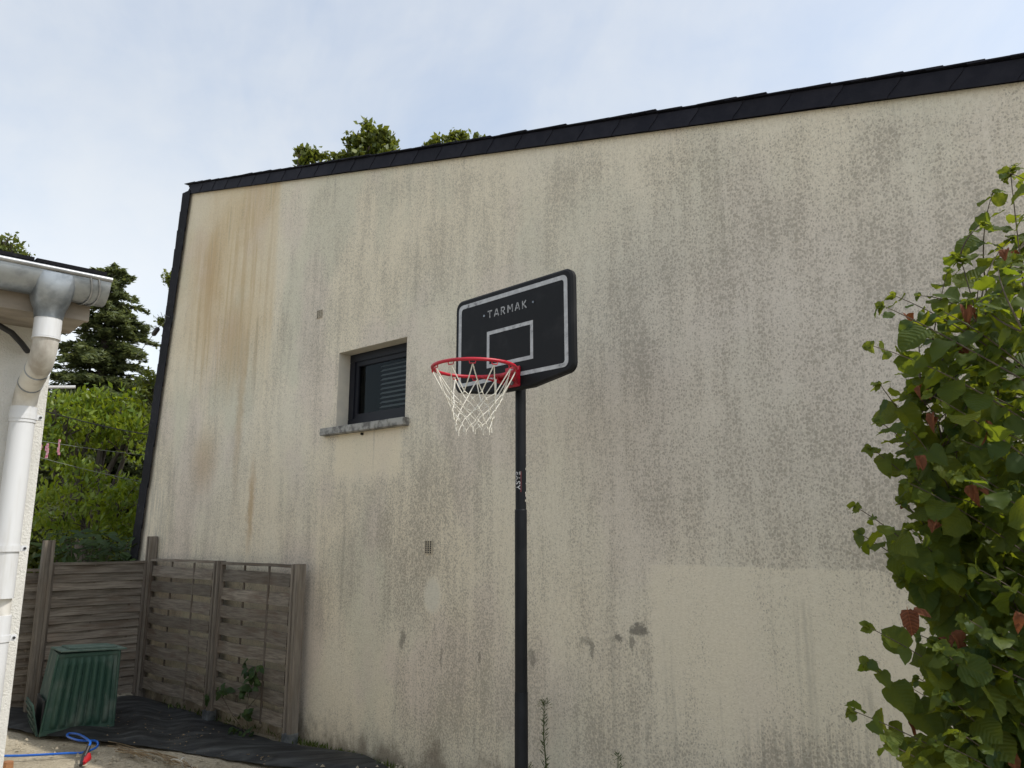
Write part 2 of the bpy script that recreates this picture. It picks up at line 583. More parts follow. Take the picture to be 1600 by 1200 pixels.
# density of the dark lichen spots
st1 = q.noise(q.scale(P, (2.6, 0.50, 1)), 1.6, 5, 0.62)
st2 = q.noise(q.scale(P, (11, 1.3, 1)), 1.5, 4, 0.6)
bl1 = q.noise(q.scale(P, (0.75, 0.8, 1), (3.3, 7.1, 0)), 1.25, 4, 0.6)
D = q.add(q.add(q.mul(st1, 0.80), q.mul(st2, 0.60)), q.mul(bl1, 0.85))
D = q.sub(D, 0.75)                                              # about 0..0.8
D = q.add(D, q.sm(U, 2.2, 6.0, 0.0, 0.10))
D = q.add(D, q.mul(box(3.3, 5.6, 1.5, 3.6, 0.5), 0.14))
D = q.add(D, q.mul(box(2.2, 3.3, 2.5, 4.2, 0.6), 0.10))
D = q.add(D, q.mul(box(1.0, 1.65, 1.0, 2.5, 0.25), 0.15))
D = q.add(D, q.mul(box(1.3, 2.4, 0.3, 2.0, 0.3), 0.10))
D = q.sub(D, q.mul(box(0.30, 1.15, 2.28, 2.72, 0.05, 0.12), 0.75))          # kept clean under the sill
VP = q.add(V, q.mul(q.sub(ws[1], 0.5), 0.035))
patch = q.mul(q.mul(q.sm(UW, 3.42, 3.50), q.sm(VP, 1.578, 1.560)), q.sm(VW, 0.35, 0.75))
D = q.sub(D, q.mul(patch, 0.30))           # cleaner field low on the right
D = q.add(D, q.mul(box(4.05, 6.5, 0.0, 0.75, 0.2), 0.38))
D = q.sub(D, q.mul(box(-0.2, 1.5, 0.15, 1.0, 0.4), 0.24))
D = q.sub(D, q.mul(box(-2.9, -0.85, 3.2, 6.5, 0.03, 0.7), 0.28))            # ochre field
D = q.sub(D, q.mul(blob(675, 930, 0.085, 0.135, 0.4, 0), 0.6))
topclean = q.sm(q.sub(V, q.add(q.mul(U, SLOPE), 5.245)), -0.20, -0.02, 0.0, 0.25)
D = q.sub(D, topclean)
D = q.m('MINIMUM', q.m('MAXIMUM', D, 0.0), 1.0)
PS = q.scale(PW, (1.0, 0.8, 1))
vr = q.vor(PS, 64.0)
rnd = q.xyz(vr.outputs['Color'])
thr = q.add(q.lin(D, 0.10, 0.95, -0.16, 0.60), q.mul(q.sub(rnd[0], 0.5), 0.46))
spot = q.sm(q.sub(vr.outputs['Distance'], thr), 0.06, -0.05)
vr2 = q.vor(q.scale(PW, (1.0, 0.55, 1), (5.2, 3.7, 0)), 112.0)
rnd2 = q.xyz(vr2.outputs['Color'])
thr2 = q.add(q.lin(D, 0.05, 0.85, -0.06, 0.55), q.mul(q.sub(rnd2[0], 0.5), 0.6))
spot2 = q.sm(q.sub(vr2.outputs['Distance'], thr2), 0.09, -0.07)
right = q.sm(U, 1.0, 3.8)
spots = q.m('MAXIMUM', q.mul(spot, q.lin(right, 0, 1, 0.35, 0.95)), q.mul(spot2, q.lin(right, 0, 1, 0.85, 0.5)))
fine = q.noise(q.scale(P, (1, 0.45, 1)), 60.0, 4, 0.7)
# base colour
tint = q.noise(q.scale(P, (0.9, 0.6, 1)), 1.0, 3, 0.5, col=True)
ts = q.xyz(tint)
base = q.mix(q.sm(ts[0], 0.35, 0.65), (0.765, 0.685, 0.53), (0.74, 0.68, 0.545))
base = q.mix(q.sm(ts[1], 0.50, 0.64, 0, 0.65), base, (0.62, 0.60, 0.475))
base = q.mix(q.sm(ts[2], 0.50, 0.64, 0, 0.6), base, (0.68, 0.585, 0.51))
base = q.mix(q.lin(right, 0, 1, 0, 0.45), base, (0.72, 0.675, 0.57))
base = q.mix(q.sm(D, 0.15, 0.85, 0.0, 0.40), base, (0.500, 0.440, 0.350))
base = q.mix(q.sm(fine, 0.38, 0.66, 0.0, 0.30), base, (0.470, 0.410, 0.305))

base = q.mix(q.mul(box(3.2, 5.4, 1.65, 3.7, 0.6), 0.42), base, (0.60, 0.545, 0.50))
# ochre field with rust coloured runs
och = q.mul(q.mul(q.sm(q.add(U, q.mul(q.sub(ws[0], 0.5), 0.05)), -0.80, -0.90), q.sm(VW, 2.9, 4.6)), q.mul(q.sm(st2, 0.15, 0.65, 0.7, 1.0), q.mul(q.sm(bl1, 0.3, 0.6, 0.5, 1.0), q.sm(U, -2.9, -2.2, 0.55, 1.0))))
base = q.mix(q.mul(och, 0.60), base, (0.560, 0.410, 0.205))
run = q.noise(q.scale(P, (7, 0.35, 1), (1.7, 2.2, 0)), 1.7, 4, 0.6)
och2 = q.mul(box(-2.55, -0.9, 3.3, 5.4, 0.35), q.sm(run, 0.47, 0.66))
base = q.mix(q.mul(och2, 0.34), base, (0.42, 0.285, 0.135))
for bx_, by_, rx_, rz_, k_ in ((375, 640, 0.06, 0.65, 0.42), (392, 790, 0.05, 0.35, 0.65), (318, 720, 0.22, 0.28, 0.45), (365, 540, 0.25, 0.4, 0.45), (330, 450, 0.22, 0.7, 0.4)):
    base = q.mix(q.mul(blob(bx_, by_, rx_, rz_, 0.8), k_), base, (0.45, 0.30, 0.15))
base = q.mix(q.mul(box(0.30, 1.15, 2.28, 2.72, 0.05, 0.12), 0.6), base, (0.77, 0.67, 0.49))
base = q.mix(q.mul(blob(675, 930, 0.085, 0.125, 0.3, 0), 0.45), base, (0.60, 0.59, 0.52))
base = q.mix(q.mul(patch, 0.45), base, (0.735, 0.665, 0.525))
# thin dark runs
dr = q.noise(q.scale(PW, (13, 0.30, 1), (0.3, 0.9, 0)), 1.3, 3, 0.5)
base = q.mix(q.mul(q.sm(dr, 0.58, 0.80, 0, 0.35), q.sm(bl1, 0.45, 0.6)), base, (0.30, 0.28, 0.23))
# painted-over field edge and brush drips, low on the right
drip = q.noise(q.scale(P, (42, 1.1, 1)), 1.0, 3, 0.5)
base = q.mix(q.mul(q.mul(box(4.05, 5.2, 0.0, 0.72, 0.15), q.sm(drip, 0.52, 0.60)), 0.55), base, (0.30, 0.285, 0.24))
col = q.mix(q.mul(spots, q.add(0.64, q.mul(box(0.9, 2.9, 0.0, 2.2, 0.4), 0.16))), base, (0.290, 0.262, 0.215))
# separate dark stains and knocks
for bx_, by_, rx_, rz_, k_ in ((1000, 985, 0.065, 0.034, 0.8), (965, 995, 0.035, 0.018, 0.75), (988, 1003, 0.016, 0.042, 0.65), (925, 1015, 0.020, 0.055, 0.6),
                               (832, 1028, 0.036, 0.055, 0.5), (627, 1000, 0.030, 0.08, 0.6), (748, 1026, 0.015, 0.045, 0.6), (915, 1000, 0.045, 0.03, 0.4), (690, 1030, 0.015, 0.08, 0.5)):
    col = q.mix(q.mul(blob(bx_, by_, rx_, rz_, 0.35), k_), col, (0.16, 0.148, 0.125))
# damp foot of the wall
foot = q.sm(q.sub(VW, q.mul(q.sub(q.noise(q.scale(P, (1, .6, 1)), 3.2, 5, 0.7), 0.5), 0.75)), 0.27, -0.02)
col = q.mix(q.mul(foot, 0.75), col, (0.17, 0.14, 0.105))
col = q.mix(q.mul(box(-3.6, -2.75, 0.0, 2.4, 0.3), q.sm(st2, 0.4, 0.6, 0.0, 0.35)), col, (0.30, 0.30, 0.28))
hgt = q.noise(P, 70, 5, 0.7)
q.out(q.prin(col, 0.93, 0, q.bump(hgt, 0.42, 0.012), 0.2))

house = thing('rendered_house', 'tall house with stained cream rendered wall, slate roof edge and one small window', 'house', WM)
# wall: front skin with a real window opening, reveals, and a body behind
zb, zt = -0.1, lambda u: 5.905 + SLOPE * (u + 2.86)
wb = MB()
u0, u1, z0, z1 = win['u0'], win['u1'], win['z0'], win['z1']
UE = 8.6
def quad(a, b, c, d, y=0.0):
    wb.raw([(p[0], y, p[1]) for p in (a, b, c, d)], [(0, 1, 2, 3)])
quad((edge_u(zb), zb), (u0, zb), (u0, z0), (edge_u(z0), z0))
quad((edge_u(z0), z0), (u0, z0), (u0, z1), (edge_u(z1), z1))
wb.raw([(edge_u(z1), 0, z1), (u0, 0, z1), (u0, 0, zt(u0)), (-2.86, 0, 5.905)], [(0, 1, 2, 3)])
quad((u0, zb), (u1, zb), (u1, z0), (u0, z0))
quad((u0, z1), (u1, z1), (u1, zt(u1)), (u0, zt(u0)))
quad((u1, zb), (UE, zb), (UE, z0), (u1, z0))
quad((u1, z0), (UE, z0), (UE, zt(UE)), (u1, zt(u1)) if False else (u1, z1)) if False else None
wb.raw([(u1, 0, z0), (UE, 0, z0), (UE, 0, zt(UE)), (u1, 0, zt(u1)), (u1, 0, z1)], [(0, 1, 2, 3, 4)])
DEP = 7.0
wb.raw([(edge_u(zb), 0, zb), (-2.86, 0, 5.905), (-2.86, DEP, 5.905), (edge_u(zb), DEP, zb)], [(0, 1, 2, 3)])
wb.raw([(UE, 0, zb), (UE, 0, zt(UE)), (UE, DEP, zt(UE)), (UE, DEP, zb)], [(0, 1, 2, 3)])
wb.raw([(edge_u(zb), DEP, zb), (-2.86, DEP, 5.905), (UE, DEP, zt(UE)), (UE, DEP, zb)], [(0, 1, 2, 3)])
wb.build('wall', MT['wall'], house, fix=False)
# roof deck and the slates of the verge
rd = MB()
cs = math.cos(math.atan(SLOPE)); sn = math.sin(math.atan(SLOPE))
RM = Matrix.Translation((-2.86, 0, 5.905)) @ Matrix.Rotation(-math.atan(SLOPE), 4, 'Y')    # roof frame: x down the slope
L = (UE + 2.86) / cs
rd.box((-0.03, -0.02, 0.085), (L, DEP, 0.105), RM)
rd.box((0.0, 0.02, 0.002), (L, DEP, 0.083), RM)
roof = rd.build('roof', MT['slate'], house)
# fascia slates: each hangs over the next with a rounded-skew joint
def fascia_slate(w, h):
    out = []
    pts = [(0.0, 0.0), (w, 0.0)]
    for i in range(7):
        t = i / 6
        pts.append((w + 0.055 * math.sin(t * PI * 0.5) ** 1.6, h * t))
    left = []
    for i in range(6, -1, -1):
        t = i / 6
        left.append((0.055 * math.sin(t * PI * 0.5) ** 1.6, h * t))
    pts = [(0, 0), (w, 0)] + pts[3:] + left[:-1]
    b = MB()
    b.prism(pts, -0.006, 0.0)
    return b
SP = 0.30
sl_me = fascia_slate(SP + 0.03, 0.112).mesh('slate', MT['slate'])
n = int(L / SP)
for i in range(n):
    o = link('slate', sl_me, house, RM @ Matrix.Translation((i * SP - 0.02, -0.026, -0.006 + random.uniform(-0.002, 0.002))) @ Matrix.Rotation(R(-0.8), 4, 'Z') @ Matrix.Rotation(R(random.uniform(-0.3, 0.3)), 4, 'Y'))
# top course seen edge on, each lapping the next one down
tb = MB(); tb.box((0, -0.055, 0), (0.27, 0.30, 0.007))
top_me = tb.mesh('slate', MT['slate'])
n = int(L / 0.19)
for i in range(n):
    link('slate', top_me, roof, RM @ Matrix.Translation((i * 0.19 - 0.07, random.uniform(-0.008, 0.006), 0.112)) @ Matrix.Rotation(R(-1.5 + random.uniform(-0.5, 0.5)), 4, 'Y') @ Matrix.Rotation(R(random.uniform(-0.8, 0.8)), 4, 'Z'))
# steep left edge: slates up the verge, and hung slates on the flank
LM = Matrix.Translation((-2.86, 0, 5.905)) @ Matrix.Rotation(math.atan(EDGE_K) , 4, 'Y')
EL = 6.0
eb = MB(); eb.box((-0.045, -0.02, -EL), (-0.004, DEP, 0.02), LM)
eb.build('verge_board', MT['slate_edge'], house)
es = MB(); es.prism([(-0.12, 0), (0.075, 0.012), (0.075, 0.30), (-0.12, 0.29)], -0.007, 0.0)
es_me = es.mesh('slate', MT['slate_edge'])
for i in range(int(EL / 0.24)):
    link('slate', es_me, house, LM @ Matrix.Translation((random.uniform(-0.004, 0.004), -0.026, -0.27 - i * 0.24)) @ Matrix.Rotation(R(1.4), 4, 'X') @ Matrix.Rotation(R(random.uniform(-1.2, 1.2)), 4, 'Y'))
# window
wo_ = bpy.data.objects.new('window', None); COL.objects.link(wo_); wo_.parent = house
rv = MB()
DR = 0.19
e = 0.001
rv.raw([(u0, 0, z0), (u0, DR, z0), (u0, DR, z1), (u0, 0, z1)], [(0, 1, 2, 3)])
rv.raw([(u1, 0, z0), (u1, 0, z1), (u1, DR, z1), (u1, DR, z0)], [(0, 1, 2, 3)])
rv.raw([(u0, 0, z1), (u0, DR, z1), (u1, DR, z1), (u1, 0, z1)], [(0, 1, 2, 3)])
rv.raw([(u0, 0, z0), (u1, 0, z0), (u1, DR, z0), (u0, DR, z0)], [(0, 1, 2, 3)])
rv.build('reveal', MT['reveal'], wo_, fix=False)
fr = MB()
fw = 0.075
def ring(mb, a0, a1, b0, b1, w, y0, y1, bev=0.004):
    mb.box((a0, y0, b0), (a1, y1, b0 + w), bev=bev); mb.box((a0, y0, b1 - w), (a1, y1, b1), bev=bev)
    mb.box((a0, y0 + .001, b0 + w), (a0 + w, y1 - .001, b1 - w), bev=bev); mb.box((a1 - w, y0 + .001, b0 + w), (a1, y1 - .001, b1 - w), bev=bev)
ring(fr, u0 + 0.002, u1 - 0.002, z0 + 0.012, z1 - 0.002, fw, 0.125, 0.188)
ring(fr, u0 + 0.065, u1 - 0.065, z0 + 0.075, z1 - 0.065, 0.055, 0.140, 0.180)
fr.box((u0 - 0.0 + 0.005, 0.085, z0 + 0.004), (u1 - 0.005, 0.16, z0 + 0.03), bev=0.004)
fr.build('frame', MT['alu'], wo_)
m, q = new_mat('window_glass')
gl = q.node('ShaderNodeBsdfGlossy'); gl.inputs['Roughness'].default_value = 0.02; gl.inputs['Color'].default_value = (0.30, 0.33, 0.34, 1)
tr = q.node('ShaderNodeBsdfTransparent'); tr.inputs[0].default_value = (0.62, 0.66, 0.66, 1)
fn = q.node('ShaderNodeFresnel'); fn.inputs[0].default_value = 1.5
mx = q.node('ShaderNodeMixShader'); q.t.links.new(fn.outputs[0], mx.inputs[0]); q.t.links.new(tr.outputs[0], mx.inputs[1]); q.t.links.new(gl.outputs[0], mx.inputs[2])
q.out(mx.outputs[0]); MT['glass'] = m
gb = MB(); gb.raw([(u0 + 0.115, 0.158, z0 + 0.12), (u1 - 0.115, 0.158, z0 + 0.12), (u1 - 0.115, 0.158, z1 - 0.115), (u0 + 0.115, 0.158, z1 - 0.115)], [(0, 1, 2, 3)])
gb.build('pane', MT['glass'], wo_, fix=False)
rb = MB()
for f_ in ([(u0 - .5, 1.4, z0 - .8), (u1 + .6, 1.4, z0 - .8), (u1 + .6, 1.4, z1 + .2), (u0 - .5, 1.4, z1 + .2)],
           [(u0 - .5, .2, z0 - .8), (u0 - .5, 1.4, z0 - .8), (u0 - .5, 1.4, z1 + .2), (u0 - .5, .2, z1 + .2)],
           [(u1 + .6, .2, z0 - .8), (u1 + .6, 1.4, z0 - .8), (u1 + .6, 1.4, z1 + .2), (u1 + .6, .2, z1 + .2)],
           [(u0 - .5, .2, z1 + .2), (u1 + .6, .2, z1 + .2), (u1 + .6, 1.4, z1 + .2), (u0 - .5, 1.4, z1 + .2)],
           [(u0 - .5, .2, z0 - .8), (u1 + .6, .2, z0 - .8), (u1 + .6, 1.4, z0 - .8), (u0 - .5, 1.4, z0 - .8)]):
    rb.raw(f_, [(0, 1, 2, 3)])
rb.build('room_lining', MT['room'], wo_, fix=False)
bs = MB(); bs.box((0, -0.016, -0.002), (u1 - u0 - 0.40, 0.016, 0.002))
bs_me = bs.mesh('blind_slat', MT['blind'])
for i in range(13):
    link('blind_slat', bs_me, wo_, Matrix.Translation((u0 + 0.33, 0.235, z0 + 0.10 + i * 0.042)) @ Matrix.Rotation(R(38), 4, 'X'))
sb = MB()
sb.box((0.128, -0.065, 2.632), (1.255, 0.11, 2.699), bev=0.006)
sb.build('sill', MT['sill'], wo_)
# vents
def vent(px, py, w, h, rows, cols):
    u, v = wall_uv(px, py)
    b = MB()
    b.box((u - w / 2, -0.002, v - h / 2), (u + w / 2, 0.006, v + h / 2))
    vo = b.build('vent', MT['vent_dark'], house)  # solid plate, shade behind the grille put into its colour
    k = MB()
    for i in range(rows + 1):
        zz_ = v - h / 2 + h * i / rows
        k.box((u - w / 2 - .006, -0.009, zz_ - h * 0.13 / rows), (u + w / 2 + .004, -0.0025, zz_ + h * 0.13 / rows))
    for i in range(cols + 1):
        uu = u - w / 2 + w * i / cols
        k.box((uu - .0035, -0.008, v - h / 2), (uu + .0035, -0.003, v + h / 2))
    k.build('grille', MT['vent'], vo)
vent(500, 491, 0.075, 0.075, 5, 3)
vent(670, 855, 0.075, 0.095, 6, 3)
# solid plug coloured as the shade of a small hole under the sill, hook plate
u, v = wall_uv(567, 678)
hb = MB(); hb.tube([(u, -0.02, v), (u, 0.01, v)], 0.011, 10); hb.build('hole_shade_plug', MT['vent_dark'], house)
u, v = wall_uv(270, 497)
hb = MB(); hb.box((u - 0.02, -0.012, v - 0.05), (u + 0.02, -0.001, v + 0.05), bev=0.002); hb.tube([(u, -0.005, v), (u, -0.09, v + 0.01)], 0.006, 8)
hb.build('hook_plate', MT['zinc'], house)
HOOK = WM @ Vector((u, -0.09, v + 0.01))

# ------------------------------------------------------------------ the white house at the left
DF = Vector((math.sin(R(48)), math.cos(R(48)), 0))              # along its front, away from the viewer
NF = Vector((DF.y, -DF.x, 0))                                   # out of its front
CORNER = Vector((-1.845, 3.0, 0))
HM = frame(CORNER.x, CORNER.y, 0, DF)                           # X along front (corner at 0, house at x<0), -Y outward
white = thing('white_house', 'low white rendered house with zinc gutter and white downpipe at left', 'house', HM)
ZB = z_at((-1.558, 2.815), 446)                                 # bead of the gutter
GY = -0.33
b = MB(); b.box((-7.0, 0.0, -0.1), (0.0, 6.0, ZB - 0.10)); b.build('wall', MT['white_wall'], white)
b = MB(); b.box((-7.0, -0.255, ZB - 0.135), (0.05, 0.0 - 0.002, ZB - 0.112))
so = b.build('soffit', MT['soffit'], white)
b = MB(); b.box((-7.0, -0.285, ZB - 0.14), (0.055, -0.257, ZB + 0.01)); b.build('fascia_board', MT['soffit'], white)
# roof deck pitched away, eave slates as pieces
pitch = R(9)
EM = Matrix.Translation((0, -0.350, ZB + 0.028)) @ Matrix.Rotation(pitch, 4, 'X')
b = MB(); b.box((-7.0, 0.06, -0.03), (0.06, 4.0, 0.0), EM); wr = b.build('roof', MT['slate_edge'], white)
sb_ = MB(); sb_.box((-0.235, 0, 0), (-0.003, 0.42, 0.013)); s_me = sb_.mesh('slate', MT['slate_edge'])
for row in range(3):
    for i in range(14):
        x = 0.085 - i * 0.24 - (0.12 if row % 2 else 0)
        link('slate', s_me, wr, EM @ Matrix.Translation((x, -0.015 + row * 0.17 + random.uniform(-.006, .006), 0.003 + row * 0.012)) @ Matrix.Rotation(R(-2.6 + random.uniform(-.5, .5)), 4, 'X'))
# gutter: half-round zinc channel with bead, end cap, brackets
gr = 0.082
gb_ = MB()
prof = [(gr * math.cos(a), gr * math.sin(a)) for a in np.linspace(PI, 2 * PI, 15)]
prof_in = [(0.96 * p[0], 0.96 * p[1]) for p in reversed(prof)]
allp = prof + prof_in
gx0, gx1 = -7.0, 0.089
vs = [(gx0, GY + p[0], ZB - 0.004 + p[1]) for p in allp] + [(gx1, GY + p[0], ZB - 0.004 + p[1]) for p in allp]
k = len(allp)
gb_.raw(vs, [(i, (i + 1) % k, (i + 1) % k + k, i + k) for i in range(k)])
gb_.raw([(gx1, GY + p[0], ZB - 0.004 + p[1]) for p in prof], [tuple(range(15))])
gut = gb_.build('gutter', MT['zinc'], white, smooth=50)
b = MB(); b.tube([(gx0, GY - gr, ZB), (gx1 + 0.002, GY - gr, ZB)], 0.0095, 10); b.build('bead', MT['zinc_bright'], gut, smooth=True)
for cx in (0.018, 0.045):
    b = MB()
    ps = [(cx + 0.012 * math.sin(a * 2), GY + (gr + 0.0025) * math.cos(a), ZB - 0.004 + (gr + 0.0025) * math.sin(a)) for a in np.linspace(PI, 2 * PI - 0.5, 12)]
    b.tube(ps, 0.004, 6); b.build('solder_seam', MT['zinc_bright'], gut, smooth=True)
TX = -0.086
zo = z_at((CORNER + NF * 0.33 + DF * TX)[:2], 500)              # lower rim of the outlet
b = MB()
nn = 20
rows = [(ZB - 0.012, 0.066, 0.0845, .35), (ZB - 0.05, 0.069, 0.086, .5), (ZB - 0.085, 0.066, 0.078, .7), (ZB - 0.115, 0.059, 0.065, .85), (zo + 0.035, 0.051, 0.051, 1.), (zo + 0.002, 0.0465, 0.0465, 1.)]
spw = lambda v, e: math.copysign(abs(v) ** e, v)
vs, fs = [], []
for (zr, ra, rb2, ex) in rows:
    for i in range(nn):
        a = 2 * PI * i / nn
        vs.append((TX + ra * spw(math.cos(a), ex), GY + rb2 * spw(math.sin(a), ex), zr))
for r_ in range(len(rows) - 1):
    for i in range(nn):
        a, c = r_ * nn + i, r_ * nn + (i + 1) % nn
        fs.append((a, c, c + nn, a + nn))
b.raw(vs, fs); b.build('outlet', MT['zinc'], gut, smooth=60)
# downpipe: collar, swan neck, joints, straight run, brackets
PY = -0.075
zc0 = zo
zc1 = z_at((CORNER + NF * 0.33 + DF * TX)[:2], 528)
zk = z_at((CORNER + NF * 0.075 + DF * TX)[:2], 642)
dp = bpy.data.objects.new('downpipe', None); COL.objects.link(dp); dp.parent = white
b = MB(); b.tube([(TX, GY, zc0 + 0.004), (TX, GY, zc1)], 0.045, 24); b.tube([(TX, GY, zc1 - .001), (TX, GY, zc1 - 0.006)], 0.0465, 24); b.build('collar', MT['pvc'], dp, smooth=True)
p_top, p_bot = Vector((TX, GY, zc1)), Vector((TX, PY, zk))
k1 = p_top + Vector((0, 0, -0.075)); k2 = p_bot + Vector((0, 0, 0.075))
def bez(a, bb, c, n=8): return [a * (1 - t) ** 2 + bb * (2 * t * (1 - t)) + c * t * t for t in [i / n for i in range(n + 1)]]
d12 = (k2 - k1).normalized()
path = bez(p_top, k1, k1 + d12 * 0.085) + bez(k2 - d12 * 0.085, k2, p_bot)
b = MB(); b.tube(path, 0.0415, 24); b.build('swan_neck', MT['pvc_dirty'], dp, smooth=60)
for t_ in (k1 + d12 * 0.09, k2 - d12 * 0.075):
    b = MB(); b.tube([t_ - d12 * 0.004, t_ + d12 * 0.004], 0.043, 24); b.build('joint_ring', MT['zinc'], dp, smooth=True)
PXY = CORNER + NF * 0.075 + DF * TX
def zz(y): return z_at(PXY[:2], y)
b = MB(); b.tube([(TX, PY, zk + 0.012), (TX, PY, zz(935))], 0.042, 24); b.build('pipe', MT['pvc'], dp, smooth=60)
b = MB(); b.tube([(TX, PY, zk + 0.014), (TX, PY, zk - 0.045)], 0.045, 24); b.build('socket', MT['pvc'], dp, smooth=60)
b = MB(); b.tube([(TX + 0.01, PY + 0.01, zz(930)), (TX + 0.01, PY + 0.01, zz(966))], 0.029, 20); b.build('inner_pipe', MT['pvc_dirty'], dp, smooth=60)
b = MB(); b.tube([(TX, PY, zz(962)), (TX, PY, -0.02)], 0.044, 24, caps=True); b.build('pipe', MT['pvc'], dp, smooth=60)
for yb in (651, 857, 998):
    b = MB()
    b.tube([(TX, PY, zz(yb) + 0.011), (TX, PY, zz(yb) - 0.011)], 0.0475, 24)
    b.box((TX + 0.040, PY - 0.012, zz(yb) - 0.010), (TX + 0.064, PY + 0.008, zz(yb) + 0.010))
    br = b.build('bracket', MT['pvc'], dp, smooth=60)
    b = MB(); b.tube([(TX + 0.056, PY - 0.017, zz(yb)), (TX + 0.056, PY - 0.010, zz(yb))], 0.005, 8); b.build('screw', MT['black'], br)
# black tube on the soffit and short white rod on the gable
b = MB(); b.tube([(-0.30, -0.10, ZB - 0.15), (-0.22, -0.11, ZB - 0.16), (-0.16, -0.095, ZB - 0.185), (-0.12, -0.07, ZB - 0.215), (-0.09, -0.03, ZB - 0.235)], 0.011, 10); b.build('soffit_tube', MT['black'], white, smooth=True)
zr_ = z_at(CORNER[:2], 603)
b = MB(); b.tube([(-0.02, 0.05, zr_), (0.10, 0.02, zr_ + 0.012)], 0.006, 8); b.build('rod', MT['pvc'], white, smooth=True)

# ------------------------------------------------------------------ fences
FM = frame(POST0.x, POST0.y, 0, WALL_X)
CORNER_F = on_ground(216, 1092)
LEFT_F = on_ground(46, 1115)
def slat_mesh(length, h, amp, phase, th=0.012, n=14, waves=1.5):
    b = MB()
    vs, fs = [], []
    sag = random.uniform(-0.006, 0.006)
    for i in range(n + 1):
        t = i / n
        y = amp * math.sin(2 * PI * waves * t + phase)
        zoff = sag * math.sin(PI * t) + random.uniform(-0.0015, 0.0015)
        for (dy, dz) in ((-th / 2, 0), (th / 2, 0), (th / 2, h), (-th / 2, h)):
            vs.append((t * length, y + dy, dz + zoff))
    for i in range(n):
        for k in range(4):
            a, c = i * 4 + k, i * 4 + (k + 1) % 4
            fs.append((a, a + 4, c + 4, c))
    fs += [(0, 1, 2, 3), tuple(n * 4 + k for k in (3, 2, 1, 0))]
    b.raw(vs, fs)
    me = b.mesh('slat', MT['wood'])
    return me
def panel(p0, p1, h0, h1, label, dense, skip=(), lean=0.0):
    """woven panel between two ground points; X from p0 to p1, -Y towards the viewer"""
    d = (p1 - p0); ln = d.length
    M = frame(p0.x, p0.y, 0, d.normalized())
    t = thing('woven_fence', label, 'fence', M, 'woven wooden fence panels')
    a, e_ = 0.045, ln - 0.045
    b = MB(); b.box((a, -0.022, h0 + 0.0), (a + 0.03, 0.022, h1), bev=0.003); b.build('stile', MT['wood_up'], t)
    b = MB(); b.box((e_ - 0.03, -0.022, h0), (e_, 0.022, h1), bev=0.003); b.build('stile', MT['wood_up'], t)
    me = slat_mesh(e_ - a, 0.026, 0.006, 1.0, 0.05); 
    link('top_rail', me, t, Matrix.Translation((a, 0, h1 - 0.004)) @ Matrix.Rotation(R(random.uniform(-.3, .3)), 4, 'Y'))
    inner = e_ - a - 0.06
    bats = [a + 0.03 + inner * f_ for f_ in ((0.33, 0.68) if not dense else (0.45, 0.87))]
    for x in bats:
        b = MB(); b.box((x - 0.011, -0.006, h0 + 0.01), (x + 0.011, 0.006, h1)); b.build('batten', MT['wood_up'], t)
    ms = [[slat_mesh(inner, 0.106 if dense else 0.112, 0.005 if dense else 0.017, PI * 0.5 + PI * s_ + 0.15 * k_, waves=1.45) for k_ in range(3)] for s_ in (0, 1)]
    pit = 0.084
    cnt = int((h1 - h0 - 0.03) / pit)
    for i in range(cnt):
        if i in skip or (not dense and i % 2 and i > 0):
            continue
        s_ = i % 2
        o = link('slat', ms[s_][i % 3], t, Matrix.Translation((a + 0.03, ((0.014 if s_ else -0.014) if not dense else -0.012 - 0.004 * s_), h0 + 0.03 + i * pit + random.uniform(-.004, .004)))
                 @ Matrix.Rotation(R(random.uniform(-.5, .5)), 4, 'Y') @ Matrix.Rotation(R((-11 if dense else -3) + random.uniform(-2, 2)), 4, 'X'))
    return t
def post(p, h, label, w=0.09, conc=False, xd=WALL_X):
    M = frame(p.x, p.y, 0, xd)
    t = thing('fence_post', label, 'fence post', M, 'wooden fence posts')
    b = MB()
    hw = w / 2
    b.box((-hw, -hw, -0.05), (-hw * 0.30, hw, h), bev=0.004); b.box((hw * 0.30, -hw, -0.05), (hw, hw, h), bev=0.004); b.box((-hw * 0.32, -hw * 0.72, -0.05), (hw * 0.32, hw * 0.72, h - 0.002))
    o = b.build('shaft', MT['wood_post'], t)
    if conc:
        b = MB(); b.box((-hw - 0.004, -hw - 0.004, -0.05), (hw + 0.004, hw + 0.004, 0.11), bev=0.006); b.build('foot', MT['zinc'], t)
    return t
mid = POST0.lerp(CORNER_F, 0.47)
post(POST0, 1.50, 'right end post of the fence along the stained wall', 0.095, True)
post(mid, 1.50, 'middle fence post between the two panels along the wall', 0.09, True)
post(CORNER_F, 1.74, 'tall corner post where the two fence runs meet', 0.09)
post(LEFT_F, 1.70, 'tall weathered fence post behind the green compost bin', 0.10, xd=(CORNER_F - LEFT_F).normalized())
panel(mid, POST0, 0.10, 1.47, 'woven wooden panel with a vine, nearest on the stained wall', False, skip=(1,))
panel(CORNER_F, mid, 0.10, 1.47, 'woven wooden panel on the wall beside the corner post', False)
panel(LEFT_F, CORNER_F, 0.06, 1.45, 'close-boarded wooden panel behind the green compost bin', True)
FAR_F = LEFT_F + Vector((-0.62, 0.95, 0)) * 0.2 + Vector((-0.9, -0.35, 0)) * 1.3
panel(LEFT_F + Vector((-0.75, -0.10, 0)), LEFT_F + Vector((-0.07, 0.22, 0)), -0.03, 1.38, 'dark wooden panel half hidden behind the white house', True)

